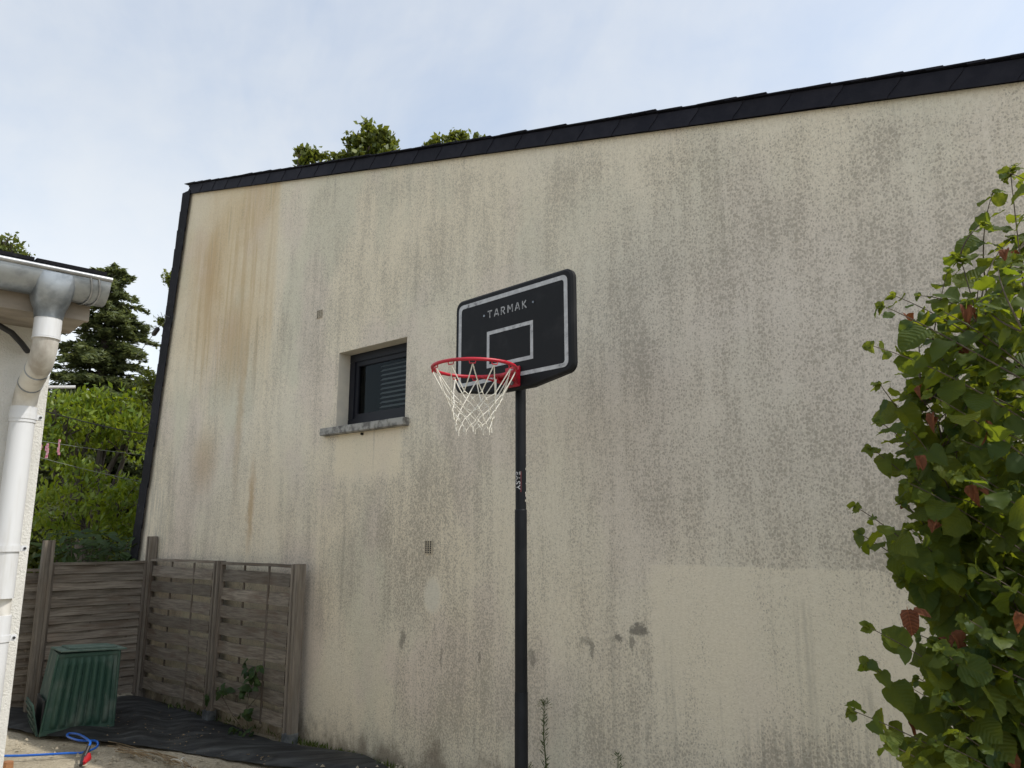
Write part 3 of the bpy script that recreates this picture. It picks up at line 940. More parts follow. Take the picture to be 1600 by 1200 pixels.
# ------------------------------------------------------------------ weed membrane on the ground
def plan(x, y): 
    p = on_ground(x, y); return p
edge_near = [plan(*p) for p in ((-40, 1128), (60, 1150), (150, 1158), (250, 1172), (330, 1185), (430, 1199), (545, 1210), (640, 1225))]
edge_far = [plan(*p) for p in ((30, 1104), (120, 1096), (205, 1088), (240, 1096), (300, 1114), (380, 1142), (450, 1170), (560, 1190))]
b = MB(); nu, nv = 60, 26
def interp(lst, t):
    f_ = t * (len(lst) - 1); i = min(int(f_), len(lst) - 2); return lst[i].lerp(lst[i + 1], f_ - i)
vs = []
for j in range(nv + 1):
    for i in range(nu + 1):
        p = interp(edge_near, i / nu).lerp(interp(edge_far, i / nu), j / nv)
        w_ = min(1.0, min(j, nv - j) / 2.5)
        fold = 0.017 * math.sin((p.x * 0.8 - p.y * 0.6) * 3.1 + 2.2 * math.sin(p.x * 1.3)) + 0.016 * math.sin((p.x * .75 + p.y * .65) * 9.0 + 3 * math.sin(p.x * 2.2 + 1))
        jit = Vector((random.uniform(-.02, .02), random.uniform(-.02, .02), 0)) if j in (0, nv) else Vector((0, 0, 0))
        vs.append(p + jit + Vector((0, 0, 0.012 + (fold + 0.024) * w_)))
b.raw(vs, [(j * (nu + 1) + i, j * (nu + 1) + i + 1, (j + 1) * (nu + 1) + i + 1, (j + 1) * (nu + 1) + i) for j in range(nv) for i in range(nu)])
mo = b.build('weed_membrane', MT['membrane'], smooth='all', fix=False)
tag(mo, 'black woven weed membrane rumpled on the ground below the fence', 'ground sheet')

# earth bank at the foot of the wall
b = MB(); nu, nv = 40, 10
vs = []
for j in range(nv + 1):
    for i in range(nu + 1):
        u = 0.35 + 3.4 * i / nu; t = j / nv
        hgt = (0.10 * math.exp(-((u - 1.55) / 0.45) ** 2) + 0.06 * math.exp(-((u - 2.6) / 0.8) ** 2)) * (1 - (2 * t - 1) ** 2) ** 0.7
        hgt += 0.012 * random.random() * (1 - abs(2 * t - 1))
        p = WM @ Vector((u, -0.7 * (1 - t) + 0.02, 0)); vs.append((p.x, p.y, -0.03 + hgt + 0.02))
b.raw(vs, [(j * (nu + 1) + i, j * (nu + 1) + i + 1, (j + 1) * (nu + 1) + i + 1, (j + 1) * (nu + 1) + i) for j in range(nv) for i in range(nu)])
eo = b.build('earth_bank', MT['ground'], smooth='all', fix=False); struct(eo)

# ------------------------------------------------------------------ green compost bin
b0 = on_ground(62, 1151); b1 = on_ground(171, 1146)
bx = Vector((math.cos(R(37)), math.sin(R(37)), 0))
BMx = frame(b0.x, b0.y, 0, bx)
BW = 0.585; BD = 0.60; BH = z_at(b0[:2], 1024)
binn = thing('compost_bin', 'green plastic compost bin with ribbed side and loose lid', 'compost bin', BMx @ Matrix.Rotation(R(0.6), 4, 'Y'))
tp = 0.025
TL = 0.075                                                       # lean of the left side
b = MB()
# front with seven pressed flutes
def front(mb):
    nxs, nzs = 90, 26
    vs = []
    for j in range(nzs + 1):
        tz = j / nzs
        for i in range(nxs + 1):
            tx = i / nxs
            x = TL * tz + (BW - (TL + tp * .2) * tz) * tx
            z = BH * tz
            dy = 0.0
            if 0.09 < tx < 0.93:
                ph = (tx - 0.09) / 0.84 * 7
                fx = (ph % 1.0)
                wv_ = max(0.0, math.sin(PI * min(1, max(0, (fx - 0.08) / 0.84)))) ** 0.55
                lim = 1.0
                r_ = abs(fx - 0.5) * 2
                top = 0.93 - 0.035 * r_ * r_ ; bot = 0.075 + 0.03 * r_ * r_
                lim = max(0.0, min(1.0, (top - tz) / 0.025)) * max(0.0, min(1.0, (tz - bot) / 0.025))
                dy = -0.028 * wv_ * lim
            vs.append((x, tp * tz + dy, z))
    mb.raw(vs, [(j * (nxs + 1) + i, j * (nxs + 1) + i + 1, (j + 1) * (nxs + 1) + i + 1, (j + 1) * (nxs + 1) + i) for j in range(nzs) for i in range(nxs)])
front(b)
b.build('ribbed_panel', MT['bin'], binn, smooth=50, fix=False)
b = MB()
b.raw([(0, 0, 0), (TL, tp, BH), (TL, BD - tp, BH), (0, BD, 0)], [(0, 1, 2, 3)])
b.raw([(0.02, 0.02, 0), (TL + .02, tp + .02, BH), (TL + .02, BD - tp, BH), (0.02, BD, 0)], [(0, 1, 2, 3)])
b.build('side_panel', MT['bin_scuff'], binn, fix=False)
b = MB()
b.raw([(BW, 0, 0), (BW - tp * .2, tp, BH), (BW - tp * .2, BD - tp, BH), (BW, BD, 0)], [(0, 1, 2, 3)])
b.raw([(0, BD, 0), (BW, BD, 0), (BW - tp * .2, BD - tp, BH), (TL, BD - tp, BH)], [(0, 1, 2, 3)])
b.build('rear_panel', MT['bin'], binn, fix=False)
for xx, sgn in ((0.0, TL), (BW, -tp * .2)):
    b = MB(); b.tube([(xx, -0.004, 0), (xx + sgn, tp - 0.004, BH)], 0.012, 8); b.build('corner_rib', MT['bin'], binn, smooth=True)
b = MB(); b.box((-0.004, -0.012, 0.0), (BW + 0.004, 0.012, 0.045), bev=0.004); b.build('base_rim', MT['bin'], binn)
b = MB(); b.box((TL - 0.004, tp - 0.012, BH - 0.035), (BW + 0.004, tp + 0.010, BH), bev=0.004); b.build('top_rim', MT['bin'], binn)
# lid, slid askew
lm = Matrix.Translation((0.085, 0.0, BH + 0.018)) @ Matrix.Rotation(R(2), 4, 'Z') @ Matrix.Rotation(R(-2.2), 4, 'X') @ Matrix.Rotation(R(1.3), 4, 'Y')
b = MB(); b.box((0.0, -0.02, 0), (BW - 0.03, BD - 0.06, 0.014), lm, 0.004); b.box((0.08, 0.06, 0.0142), (BW - 0.1, BD - 0.12, 0.030), lm, 0.005)
b.build('lid', MT['bin_lid'], binn)
# emptying hatch, slumped outwards at the left side
hm = Matrix.Translation((-0.012, 0.06, 0.0)) @ Matrix.Rotation(R(-13), 4, 'Y')
b = MB(); b.box((-0.016, -0.05, 0.0), (0.0, 0.44, 0.275), hm, 0.004)
for i in range(4): b.box((-0.026, -0.02, 0.035 + i * 0.062), (-0.017, 0.41, 0.065 + i * 0.062), hm, 0.003)
b.build('hatch', MT['bin_scuff'], binn)
b = MB(); b.box((-0.002, 0.03, 0.01), (0.012, 0.48, 0.29)); b.build('hatch_shade_slab', MT['black'], binn)  # solid black slab painted as the shade inside the hatch

# ------------------------------------------------------------------ hose with nozzle, straw, wire, stake
hose = thing('garden_hose', 'bright blue garden hose with red spray nozzle on sunny ground', 'hose')
def gp(x, y, z=0.012): return on_ground(x, y, z)
def smooth_path(pts, n=8):
    out = []
    P_ = [pts[0]] + pts + [pts[-1]]
    for i in range(1, len(P_) - 2):
        for k in range(n):
            t = k / n
            a, bb, c, d = P_[i - 1], P_[i], P_[i + 1], P_[i + 2]
            out.append(0.5 * ((2 * bb) + (c - a) * t + (2 * a - 5 * bb + 4 * c - d) * t * t + (3 * bb - a - 3 * c + d) * t ** 3))
    out.append(pts[-1]); return out
pts = [gp(-120, 1176), gp(-40, 1180), gp(20, 1181), gp(70, 1179), gp(105, 1177), gp(126, 1176), gp(138, 1172, 0.02), gp(143, 1165, 0.05), gp(138, 1158, 0.09), gp(120, 1155, 0.10), gp(104, 1152, 0.07), gp(106, 1146, 0.05), gp(120, 1146, 0.08), gp(134, 1152, 0.11), gp(143, 1158, 0.12), gp(141, 1164, 0.13)]
pts2 = [gp(-160, 1174), gp(-40, 1180), gp(20, 1181), gp(70, 1179), gp(105, 1177), gp(128, 1176), gp(150, 1168, .02), gp(150, 1158, .06), gp(125, 1157, .09), gp(106, 1151, .08), gp(108, 1146, .07), gp(124, 1148, .10), gp(140, 1158, .13), gp(139, 1166, .12)]
b = MB(); b.tube(smooth_path(pts2), 0.009, 10); b.build('tube', MT['hose'], hose, smooth=True)
n0 = gp(139, 1166, .12); n1 = gp(131, 1184, 0.05); n2 = gp(126, 1196, 0.03)
b = MB(); b.tube([n0, n0.lerp(n1, .5)], 0.016, 10); b.tube([n0.lerp(n1, .45), n1, n2], [0.02, 0.022, 0.012], 10); b.build('nozzle', MT['black'], hose, smooth=True)
dx_ = Vector((0.03, -0.01, 0))
b = MB(); b.tube([n0.lerp(n1, .6) + dx_, n1 + dx_ * 1.3, n1.lerp(n2, .7) + dx_ * .6], [0.012, 0.026, 0.014], 10); b.tube([n1 - dx_ * .2, n1.lerp(n2, .4) + dx_ * .9], 0.018, 8); b.build('trigger', MT['red'], hose, smooth=True)

b = MB()
for i in range(26):
    x0_, y0_ = random.uniform(185, 290), random.uniform(1170, 1200)
    y0_ = 1166 + (x0_ - 185) * 0.26 + random.uniform(-4, 7)
    dx, dy = random.uniform(22, 60), random.uniform(5, 20)
    a, c = gp(x0_ - dx / 2, y0_ - dy / 2, 0.03), gp(x0_ + dx / 2, y0_ + dy / 2, 0.03 + random.uniform(0, .04))
    mdl = a.lerp(c, .5) + Vector((0, 0, random.uniform(0.0, 0.03)))
    b.tube(bez(a, mdl, c, 5), random.uniform(0.002, 0.0038), 5)
so_ = b.build('dry_stalks', MT['straw'], smooth=True); so_['kind'] = 'stuff'; so_['label'] = 'dry straw-coloured stalks scattered along the membrane edge'; so_['category'] = 'stalks'
b = MB()
b.tube(smooth_path([gp(262, 1190, .02), gp(272, 1186, .10), gp(284, 1190, .10), gp(286, 1199, .03), gp(282, 1190, .14), gp(288, 1184, .16), gp(300, 1198, .04), gp(318, 1202, .02)]), 0.0035, 6)
tag(b.build('white_wire', MT['white_wire'], smooth=True), 'curled loop of thin white wire lying on black membrane', 'wire')
st = on_ground(8, 1215)
b = MB(); b.tube([(st.x, st.y, -.02), (st.x + .01, st.y, z_at(st[:2], 1190))], [0.05, 0.035], 9); b.tube([(st.x - .035, st.y - .02, -.02), (st.x - .03, st.y - .02, z_at(st[:2], 1197))], 0.025, 7)
tag(b.build('wooden_stump', MT['rust_brown'], smooth=30), 'orange brown wooden stump at bottom left corner', 'stump')

# small litter on the membrane
b = MB()
for i in range(190):
    x_, y_ = random.uniform(150, 470), random.uniform(1100, 1195)
    if y_ < 1095 + max(0, x_ - 220) * 0.3 + 8 or y_ > 1160 + (x_ - 150) * 0.13: continue
    p = gp(x_, y_, 0.045); s = random.uniform(0.005, 0.016); a = random.uniform(0, 6.3)
    b.raw([(p.x - s * math.cos(a), p.y - s * math.sin(a), p.z), (p.x + s * math.sin(a) * .5, p.y - s * math.cos(a) * .5, p.z + s * .3), (p.x + s * math.cos(a), p.y + s * math.sin(a), p.z), (p.x - s * math.sin(a) * .5, p.y + s * math.cos(a) * .5, p.z + s * .5)], [(0, 1, 2, 3)])
lo = b.build('leaf_litter', MT['straw']); lo['kind'] = 'stuff'; lo['label'] = 'tiny dry leaf litter on the black membrane'; lo['category'] = 'litter'
# loose stones at the foot of the wall and along the membrane edge
b = MB()
for i in range(240):
    if i < 130:
        p = on_ground(random.uniform(130, 330), 0 + 1158, 0); t_ = random.random()
        p = on_ground(20 + t_ * 330, 1153 + t_ * 40 + random.uniform(0, 22), 0)
    else:
        u = random.uniform(0.1, 2.6); p = WM @ Vector((u, -random.uniform(0.03, 0.4), 0.03 + 0.10 * math.exp(-((u - 1.55) / 0.45) ** 2) * 0.6))
    s = random.uniform(0.006, 0.022)
    vs = [Vector((random.uniform(.6, 1) * s * math.cos(a), random.uniform(.6, 1) * s * math.sin(a), 0)) + p for a in (0, 1.2, 2.4, 3.6, 4.9)] + [p + Vector((0, 0, s * .8))]
    b.raw(vs, [(k, (k + 1) % 5, 5) for k in range(5)])
go = b.build('gravel', MT['ground']); go['kind'] = 'stuff'; go['label'] = 'small loose stones on the ground'; go['category'] = 'gravel'

# ------------------------------------------------------------------ basketball hoop
BDR = Vector((math.sin(R(45.6)), -math.cos(R(45.6)), 0)); BN = Vector((BDR.y, -BDR.x, 0))
RIM = Vector((-0.204, 4.05, 2.63))
BC = RIM - BN * 0.325                                          # foot point on the board's face
HMx = frame(BC.x, BC.y, 0, BDR)                                # X along the board, -Y out of its face
hoop = thing('basketball_hoop', 'portable basketball hoop with black backboard, red rim and black pole', 'basketball hoop', HMx)
# board outline
def rrect(x0, x1, z0_, z1_, r, n=6, bulge=None):
    pts = []
    for cx, cz, a0 in ((x1 - r, z1_ - r, 0), (x0 + r, z1_ - r, 90), (x0 + r, z0_ + r, 180)):
        for i in range(n + 1):
            a = R(a0 + 90 * i / n); pts.append((cx + r * math.cos(a), cz + r * math.sin(a)))
    if bulge: pts += [(bulge[0], z0_ - bulge[2]), (bulge[1], z0_ - bulge[2])]
    for i in range(n + 1):
        a = R(270 + 90 * i / n); pts.append((x1 - r + r * math.cos(a), z0_ + r + r * math.sin(a)))
    return pts
BX0, BX1, BZ0, BZ1 = -0.530, 0.425, 2.600, 3.185
def board_outline(ins, r): return rrect(BX0 + ins, BX1 - ins, BZ0 + ins, BZ1 - ins, r, 6, (-0.20, 0.12, 0.042))
bd = bpy.data.objects.new('backboard', None); COL.objects.link(bd); bd.parent = hoop
o1, o2 = board_outline(0.0, 0.055), board_outline(0.012, 0.046)
b = MB(); k = len(o1)
vs = [(x, 0.0, z) for x, z in o2] + [(x, 0.010, z) for x, z in o1] + [(x, 0.036, z) for x, z in o1] + [(x, 0.046, z) for x, z in o2]
fs = [tuple(range(k)), tuple(range(4 * k - 1, 3 * k - 1, -1))]
for r_ in range(3):
    for i in range(k):
        j = (i + 1) % k; fs.append((r_ * k + i, r_ * k + j, (r_ + 1) * k + j, (r_ + 1) * k + i))
b.raw(vs, fs); b.build('panel', MT['board'], bd, smooth=30)
# worn white print
m, q = new_mat('worn_white_print')
P = q.coord()
w1 = q.noise(q.scale(P, (9, 1, 9)), 2.5, 6, 0.7)
w2 = q.noise(q.scale(P, (2, 1, 2), (4.4, 0, 1.0)), 2.0, 3, 0.6)
wear = q.sm(q.add(q.mul(w1, .6), q.mul(w2, .5)), 0.60, 0.72)
q.out(q.prin(q.mix(wear, q.mix(q.sm(w1, .3, .6), (0.50, 0.51, 0.52), (0.36, 0.365, 0.375)), (0.05, 0.05, 0.053)), 0.55)); MT['print'] = m
m, q = new_mat('worn_grey_lettering')
w1 = q.noise(q.coord(), 40, 4, 0.7)
q.out(q.prin(q.mix(q.sm(w1, .42, .62), (0.36, 0.365, 0.37), (0.12, 0.12, 0.123)), 0.55)); MT['letter'] = m
def band(name, outer, inner, y, mat, par):
    k = len(outer); b = MB()
    b.raw([(x, y, z) for x, z in outer] + [(x, y, z) for x, z in inner], [(i, (i + 1) % k, (i + 1) % k + k, i + k) for i in range(k)])
    return b.build(name, mat, par, fix=False)
band('border_line', rrect(BX0 + .034, BX1 - .034, BZ0 + .032, BZ1 - .034, 0.035), rrect(BX0 + .060, BX1 - .060, BZ0 + .055, BZ1 - .060, 0.018), -0.0012, MT['print'], bd)
sq = lambda a, b_, c, d: [(b_, d), (a, d), (a, c), (b_, c)]
band('target_square', sq(-0.242, 0.134, 2.716, 2.940), sq(-0.220, 0.112, 2.738, 2.918), -0.0012, MT['print'], bd)
def text_mesh(s, size, spacing=1.0):
    cu = bpy.data.curves.new('text', 'FONT'); cu.body = s; cu.size = size; cu.space_character = spacing; cu.align_x = 'CENTER'; cu.resolution_u = 4
    o = bpy.data.objects.new('text', cu); COL.objects.link(o)
    bpy.context.view_layer.update()
    me = bpy.data.meshes.new_from_object(o.evaluated_get(bpy.context.evaluated_depsgraph_get()))
    bpy.data.objects.remove(o); bpy.data.curves.remove(cu); return me
# stencil lettering drawn as strokes (unit cell 0.8 wide, 1 high)
GLYPH = {'T': [((0, .92), (.8, .92)), ((.4, 0), (.4, .80))], 'A': [((.02, 0), (.36, 1)), ((.78, 0), (.44, 1)), ((.24, .30), (.56, .30))],
         'R': [((.08, 0), (.08, 1)), ((.08, .93), (.55, .93)), ((.62, .90), (.62, .52)), ((.55, .47), (.20, .47)), ((.36, .43), (.70, 0))],
         'M': [((.06, 0), (.06, 1)), ((.84, 0), (.84, 1)), ((.12, .96), (.45, .38)), ((.78, .96), (.45, .38))], 'K': [((.08, 0), (.08, 1)), ((.20, .50), (.66, 1)), ((.24, .54), (.72, 0))]}
lb = MB(); lx = -0.236; kk = 0
for ch in 'TARMAK':
    for (p0, p1) in GLYPH[ch]:
        sc_ = 0.047; d_ = Vector((p1[0] - p0[0], 0, p1[1] - p0[1])).normalized(); n_ = Vector((-d_.z, 0, d_.x)) * 0.0041
        a_, c_ = Vector((lx + p0[0] * sc_, -0.0012 - kk * .00006, 3.022 + p0[1] * sc_)), Vector((lx + p1[0] * sc_, -0.0012 - kk * .00006, 3.022 + p1[1] * sc_))
        lb.raw([a_ - n_, c_ - n_, c_ + n_, a_ + n_], [(0, 1, 2, 3)]); kk += 1
    lx += 0.047 * (1.30 if ch == 'M' else 1.20)
lb.build('lettering', MT['letter'], bd, fix=False)
for x_ in (-0.266, 0.137):
    b = MB(); b.tube([(x_, 0.004, 3.045), (x_, -0.004, 3.045)], 0.007, 8); b.build('bolt', MT['zinc'], bd, smooth=True)
# rim
rc = Vector((0.0, -0.325, 2.63))
rim = bpy.data.objects.new('rim', None); COL.objects.link(rim); rim.parent = hoop
b = MB(); NR = 48
ringp = [rc + Vector((0.225 * math.cos(2 * PI * i / NR), 0.225 * math.sin(2 * PI * i / NR), 0)) for i in range(NR + 1)]
b.tube(ringp, 0.0095, 10, caps=False); b.build('ring', MT['rim_red'], rim, smooth=True)
b = MB()
b.box((-0.078, -0.012, 2.572), (0.038, -0.002, 2.69), bev=0.003)
b.box((-0.070, -0.11, 2.622), (0.030, -0.012, 2.634), bev=0.002)
for sx in (-0.068, 0.028):
    b.raw([(sx - .004, -0.012, 2.58), (sx - .004, -0.012, 2.668), (sx - .004, -0.10, 2.634), (sx - .004, -0.10, 2.618), (sx + .004, -0.012, 2.58), (sx + .004, -0.012, 2.668), (sx + .004, -0.10, 2.634), (sx + .004, -0.10, 2.618)],
          [(0, 1, 2, 3), (7, 6, 5, 4), (0, 4, 5, 1), (1, 5, 6, 2), (2, 6, 7, 3), (3, 7, 4, 0)])
for sx, px_ in ((-0.060, -0.13), (0.020, 0.13)):
    b.tube([(sx, -0.014, 2.592), (px_, rc.y + 0.17, 2.626)], 0.006, 8)
b.build('bracket', MT['rim_red'], rim)
b = MB(); b.tube([(-0.020, -0.0115, 2.665), (-0.020, -0.017, 2.665)], 0.013, 10); b.tube([(-0.020, -0.0115, 2.597), (-0.020, -0.017, 2.597)], 0.013, 10); b.build('bolt', MT['zinc'], rim, smooth=30)
NH = 12
for i in range(NH):
    a = 2 * PI * (i + .5) / NH
    c = rc + Vector((0.225 * math.cos(a), 0.225 * math.sin(a), 0)); t_ = Vector((-math.sin(a), math.cos(a), 0))
    b = MB(); b.tube([c - t_ * .018 + Vector((0, 0, -.006)), c - t_ * .014 + Vector((0, 0, -.022)), c + t_ * .014 + Vector((0, 0, -.022)), c + t_ * .018 + Vector((0, 0, -.006))], 0.0032, 6)
    b.build('net_hook', MT['rim_red'], rim, smooth=True)
# net: strands that cross in diamonds
b = MB()
rowsn = [(0.022, 0.222), (0.150, 0.158), (0.190, 0.136), (0.228, 0.119), (0.264, 0.106), (0.298, 0.098), (0.330, 0.094)]
def npt(row, idx):
    dz_, rr_ = rowsn[row]
    rg = random.Random(row * 100 + (idx % 1000)).uniform
    a = 2 * PI * (idx + 0.5 + (0.5 if row % 2 else 0)) / NH + rg(-.05, .05)
    return rc + Vector((rr_ * math.cos(a), rr_ * math.sin(a), -dz_ + rg(-.012, .008) * (row > 0)))
for row in range(len(rowsn) - 1):
    for i in range(NH):
        a = npt(row, i)
        nb = (i, (i - 1) % NH) if row % 2 == 0 else ((i + 1) % NH, i)
        for jn in nb:
            c = npt(row + 1, jn)
            mdl = a.lerp(c, .5) + Vector((random.uniform(-.006, .006), random.uniform(-.006, .006), -0.006 if row == 0 else 0))
            b.tube(bez(a, mdl, c, 4), 0.0033 if row < 1 else 0.0026, 5)
for row in range(1, len(rowsn)):
    for i in range(NH):
        c = npt(row, i); b.tube([c + Vector((0, 0, .007)), c - Vector((0, 0, .007))], 0.0046, 6)
for i in range(NH):
    c = npt(6, i); b.tube([c, c + Vector((random.uniform(-.005, .005), 0, -0.022))], 0.003, 5)
b.build('net', MT['cord'], hoop, smooth=True)
# pole
pu, pv = -0.077, 0.117
zj = z_at((0.05, 4.42), 797)
zj2 = z_at((0.05, 4.42), 1082)
b = MB(); b.tube([(pu, pv, zj - 0.02), (pu, pv, 2.86)], 0.031, 28); po = b.build('pole', MT['pole'], hoop, smooth=True)
b = MB(); b.tube([(pu, pv, zj2 - .02), (pu, pv, zj - 0.004), (pu, pv, zj), (pu, pv, zj + .003)], [0.0345, 0.0345, 0.0345, 0.0325], 28); b.build('pole_section', MT['pole'], po, smooth=True)
b = MB(); b.tube([(pu, pv, 0.05), (pu, pv, zj2), (pu, pv, zj2 + .003)], [0.0362, 0.0362, 0.035], 28); b.build('pole_section', MT['pole'], po, smooth=True)
b = MB(); b.box((pu - .06, 0.048, 2.70), (pu + .06, 0.092, 2.80), bev=.004); b.box((pu - .045, 0.06, 2.62), (pu + .045, pv - .02, 2.70), bev=.004); b.build('board_mount', MT['black'], hoop)
# base tank (below the frame)
b = MB(); 
prof = [(0.36, 0.0), (0.38, 0.03), (0.37, 0.10), (0.28, 0.16), (0.10, 0.19), (0.05, 0.24)]
nn = 28
vs = [(pu + (r_ * math.cos(2 * PI * i / nn)), pv + r_ * math.sin(2 * PI * i / nn) * 0.95, z_) for r_, z_ in prof for i in range(nn)]
b.raw(vs, [(r_ * nn + i, r_ * nn + (i + 1) % nn, (r_ + 1) * nn + (i + 1) % nn, (r_ + 1) * nn + i) for r_ in range(len(prof) - 1) for i in range(nn)])
b.build('base_tank', MT['black'], hoop, smooth=50)
# sticker: lettering bent round the pole, reading downwards
view = -(HMx.inverted().to_3x3() @ Vector((0.05, 4.42, 0)).normalized()); va = math.atan2(view.y, view.x)   # angle of the side facing the viewer
def wrap(me_pts, ang, z, rad):
    out = []
    for p in me_pts:
        a = ang + p.y / rad                  # text height goes round the pole
        out.append(Vector((pu + rad * math.cos(a), pv + rad * math.sin(a), z - p.x)))
    return out
ez = z_at((0.05, 4.42), 751)
em = text_mesh('EASY', 0.046, 1.05)
side = va - R(62)
for v, nv_ in zip(em.vertices, wrap([Vector((v.co.x, v.co.y * 1.0, 0)) for v in em.vertices], side, ez, 0.0318)): v.co = nv_
em.materials.clear(); em.materials.append(MT['pvc']); link('lettering', em, po)
MT['dark_red'] = simple('dull_red_print', (0.10, 0.006, 0.01), (0.05, 0.006, 0.01), 0.5, 60)
b = MB(); vs = []
for i in range(9):
    a = side + (0.031 + 0.008 * i / 8) / 0.0315
    for z_ in (ez + 0.052, ez - 0.066): vs.append((pu + 0.0315 * math.cos(a), pv + 0.0315 * math.sin(a), z_))
b.raw(vs, [(2 * i, 2 * i + 1, 2 * i + 3, 2 * i + 2) for i in range(8)]); b.build('sticker', MT['dark_red'], po, fix=False)
b = MB()
for (dz_, hh, da, wa) in ((0.06, 0.012, 66, 5), (-0.02, 0.006, 70, 6), (-0.075, 0.010, 62, 9), (-0.092, 0.014, 66, 8), (-0.12, 0.012, 60, 10), (0.14, 0.009, 72, 5)):
    a0, a1 = va + R(da - wa), va + R(da + wa); rr_ = 0.0317
    b.raw([(pu + rr_ * math.cos(a), pv + rr_ * math.sin(a), ez + dz_ + s_) for a in (a0, (a0 + a1) / 2, a1) for s_ in (0, hh)], [(0, 1, 3, 2), (2, 3, 5, 4)])
b.build('scuff_marks', MT['pvc_dirty'], po, fix=False)

# ------------------------------------------------------------------ vegetation helpers
def leaf_cloud(name, C, Dv, Sv, Ln, Wd, mat, parent, fold=0.15, stuff=True):
    """C centres, Dv leaf axis, Sv side axis (unit arrays), lengths and widths"""
    n = len(C)
    Nv = np.cross(Dv, Sv)
    V = np.empty((n, 4, 3), np.float32)
    V[:, 0] = C - Dv * (Ln / 2)[:, None]
    V[:, 1] = C + Sv * (Wd / 2)[:, None] + Nv * (Wd * fold)[:, None]
    V[:, 2] = C + Dv * (Ln / 2)[:, None]
    V[:, 3] = C - Sv * (Wd / 2)[:, None] + Nv * (Wd * fold)[:, None]
    me = bpy.data.meshes.new(name)
    me.vertices.add(n * 4); me.vertices.foreach_set('co', V.reshape(-1))
    idx = np.arange(n * 4, dtype=np.int32).reshape(n, 4)
    tri = np.concatenate([idx[:, [0, 1, 2]], idx[:, [0, 2, 3]]], 1).reshape(-1)
    me.loops.add(n * 6); me.loops.foreach_set('vertex_index', tri)
    me.polygons.add(n * 2); me.polygons.foreach_set('loop_start', np.arange(0, n * 6, 3, dtype=np.int32))
    me.materials.append(mat); me.update(calc_edges=True); me.validate()
    o = link(name, me, parent)
    if stuff: o['kind'] = 'stuff'
    return o
def unit(A): return A / np.maximum(np.linalg.norm(A, axis=1, keepdims=True), 1e-9)
def lobes_cloud(name, lobes, clumps, per, spread, size, mat, parent, droop=0.3, aspect=0.55, shell=0.55):
    Cs = []
    for (c, r) in lobes:
        r = np.array(r if isinstance(r, (tuple, list)) else (r, r, r))
        k = max(3, int(clumps * (r.prod() ** (2 / 3))))
        d = unit(RNG.normal(size=(k, 3)))
        rad = shell + (1 - shell) * RNG.random((k, 1)) ** 0.7
        cc = np.array(c) + d * rad * r * RNG.uniform(0.8, 1.15, (k, 1))
        pts = np.repeat(cc, per, 0) + RNG.normal(size=(k * per, 3)) * spread * np.array([1, 1, .8])
        Cs.append(pts)
    C = np.concatenate(Cs)
    n = len(C)
    D_ = unit(RNG.normal(size=(n, 3)) + np.array([0, 0, -droop * 2]))
    S_ = unit(np.cross(D_, RNG.normal(size=(n, 3)) * 0.6 + np.array([0.0, 0.0, 1.0])))
    L_ = size * RNG.uniform(0.7, 1.35, n)
    return leaf_cloud(name, C, D_, S_, L_, L_ * aspect, mat, parent)
def limb(mb, a, c, r0, r1, bend=0.1, n=6):
    a, c = Vector(a), Vector(c)
    mdl = a.lerp(c, .5) + Vector((random.uniform(-1, 1), random.uniform(-1, 1), random.uniform(0, 1))) * bend * (c - a).length
    pts = bez(a, mdl, c, n); mb.tube(pts, [r0 + (r1 - r0) * i / n for i in range(n + 1)], 7)
    return pts
def tree(name, label, cat, base, lobes, trunk_r, clumps, per, spread, size, mat, droop=0.3, aspect=0.6, shell=0.55):
    t = thing(name, label, cat, Matrix.Translation(base))
    base = Vector(base)
    L_ = [(tuple(Vector(c) - base), r) for c, r in lobes]
    zc = min(c[2] for c, _ in L_)
    fork = Vector((sum(c[0] for c, _ in L_) / len(L_) * .5, sum(c[1] for c, _ in L_) / len(L_) * .5, zc * 0.55))
    b = MB(); limb(b, (0, 0, -.1), fork, trunk_r, trunk_r * .7, 0.05)
    tr_ = b.build('trunk', MT['bark'], t, smooth=True)
    for c, r in L_:
        b = MB(); pts = limb(b, fork, c, trunk_r * .5, trunk_r * .12, 0.12)
        rr_ = r if isinstance(r, (int, float)) else min(r)
        for k in range(5):
            e_ = Vector(c) + Vector((random.gauss(0, 1), random.gauss(0, 1), random.gauss(.4, .8))).normalized() * rr_ * .9
            limb(b, pts[-2], e_, trunk_r * .12, trunk_r * .04, 0.1, 4)
        b.build('limb', MT['bark'], t, smooth=True)
    lobes_cloud('crown', L_, clumps, per, spread, size, mat, t, droop, aspect, shell)
    return t

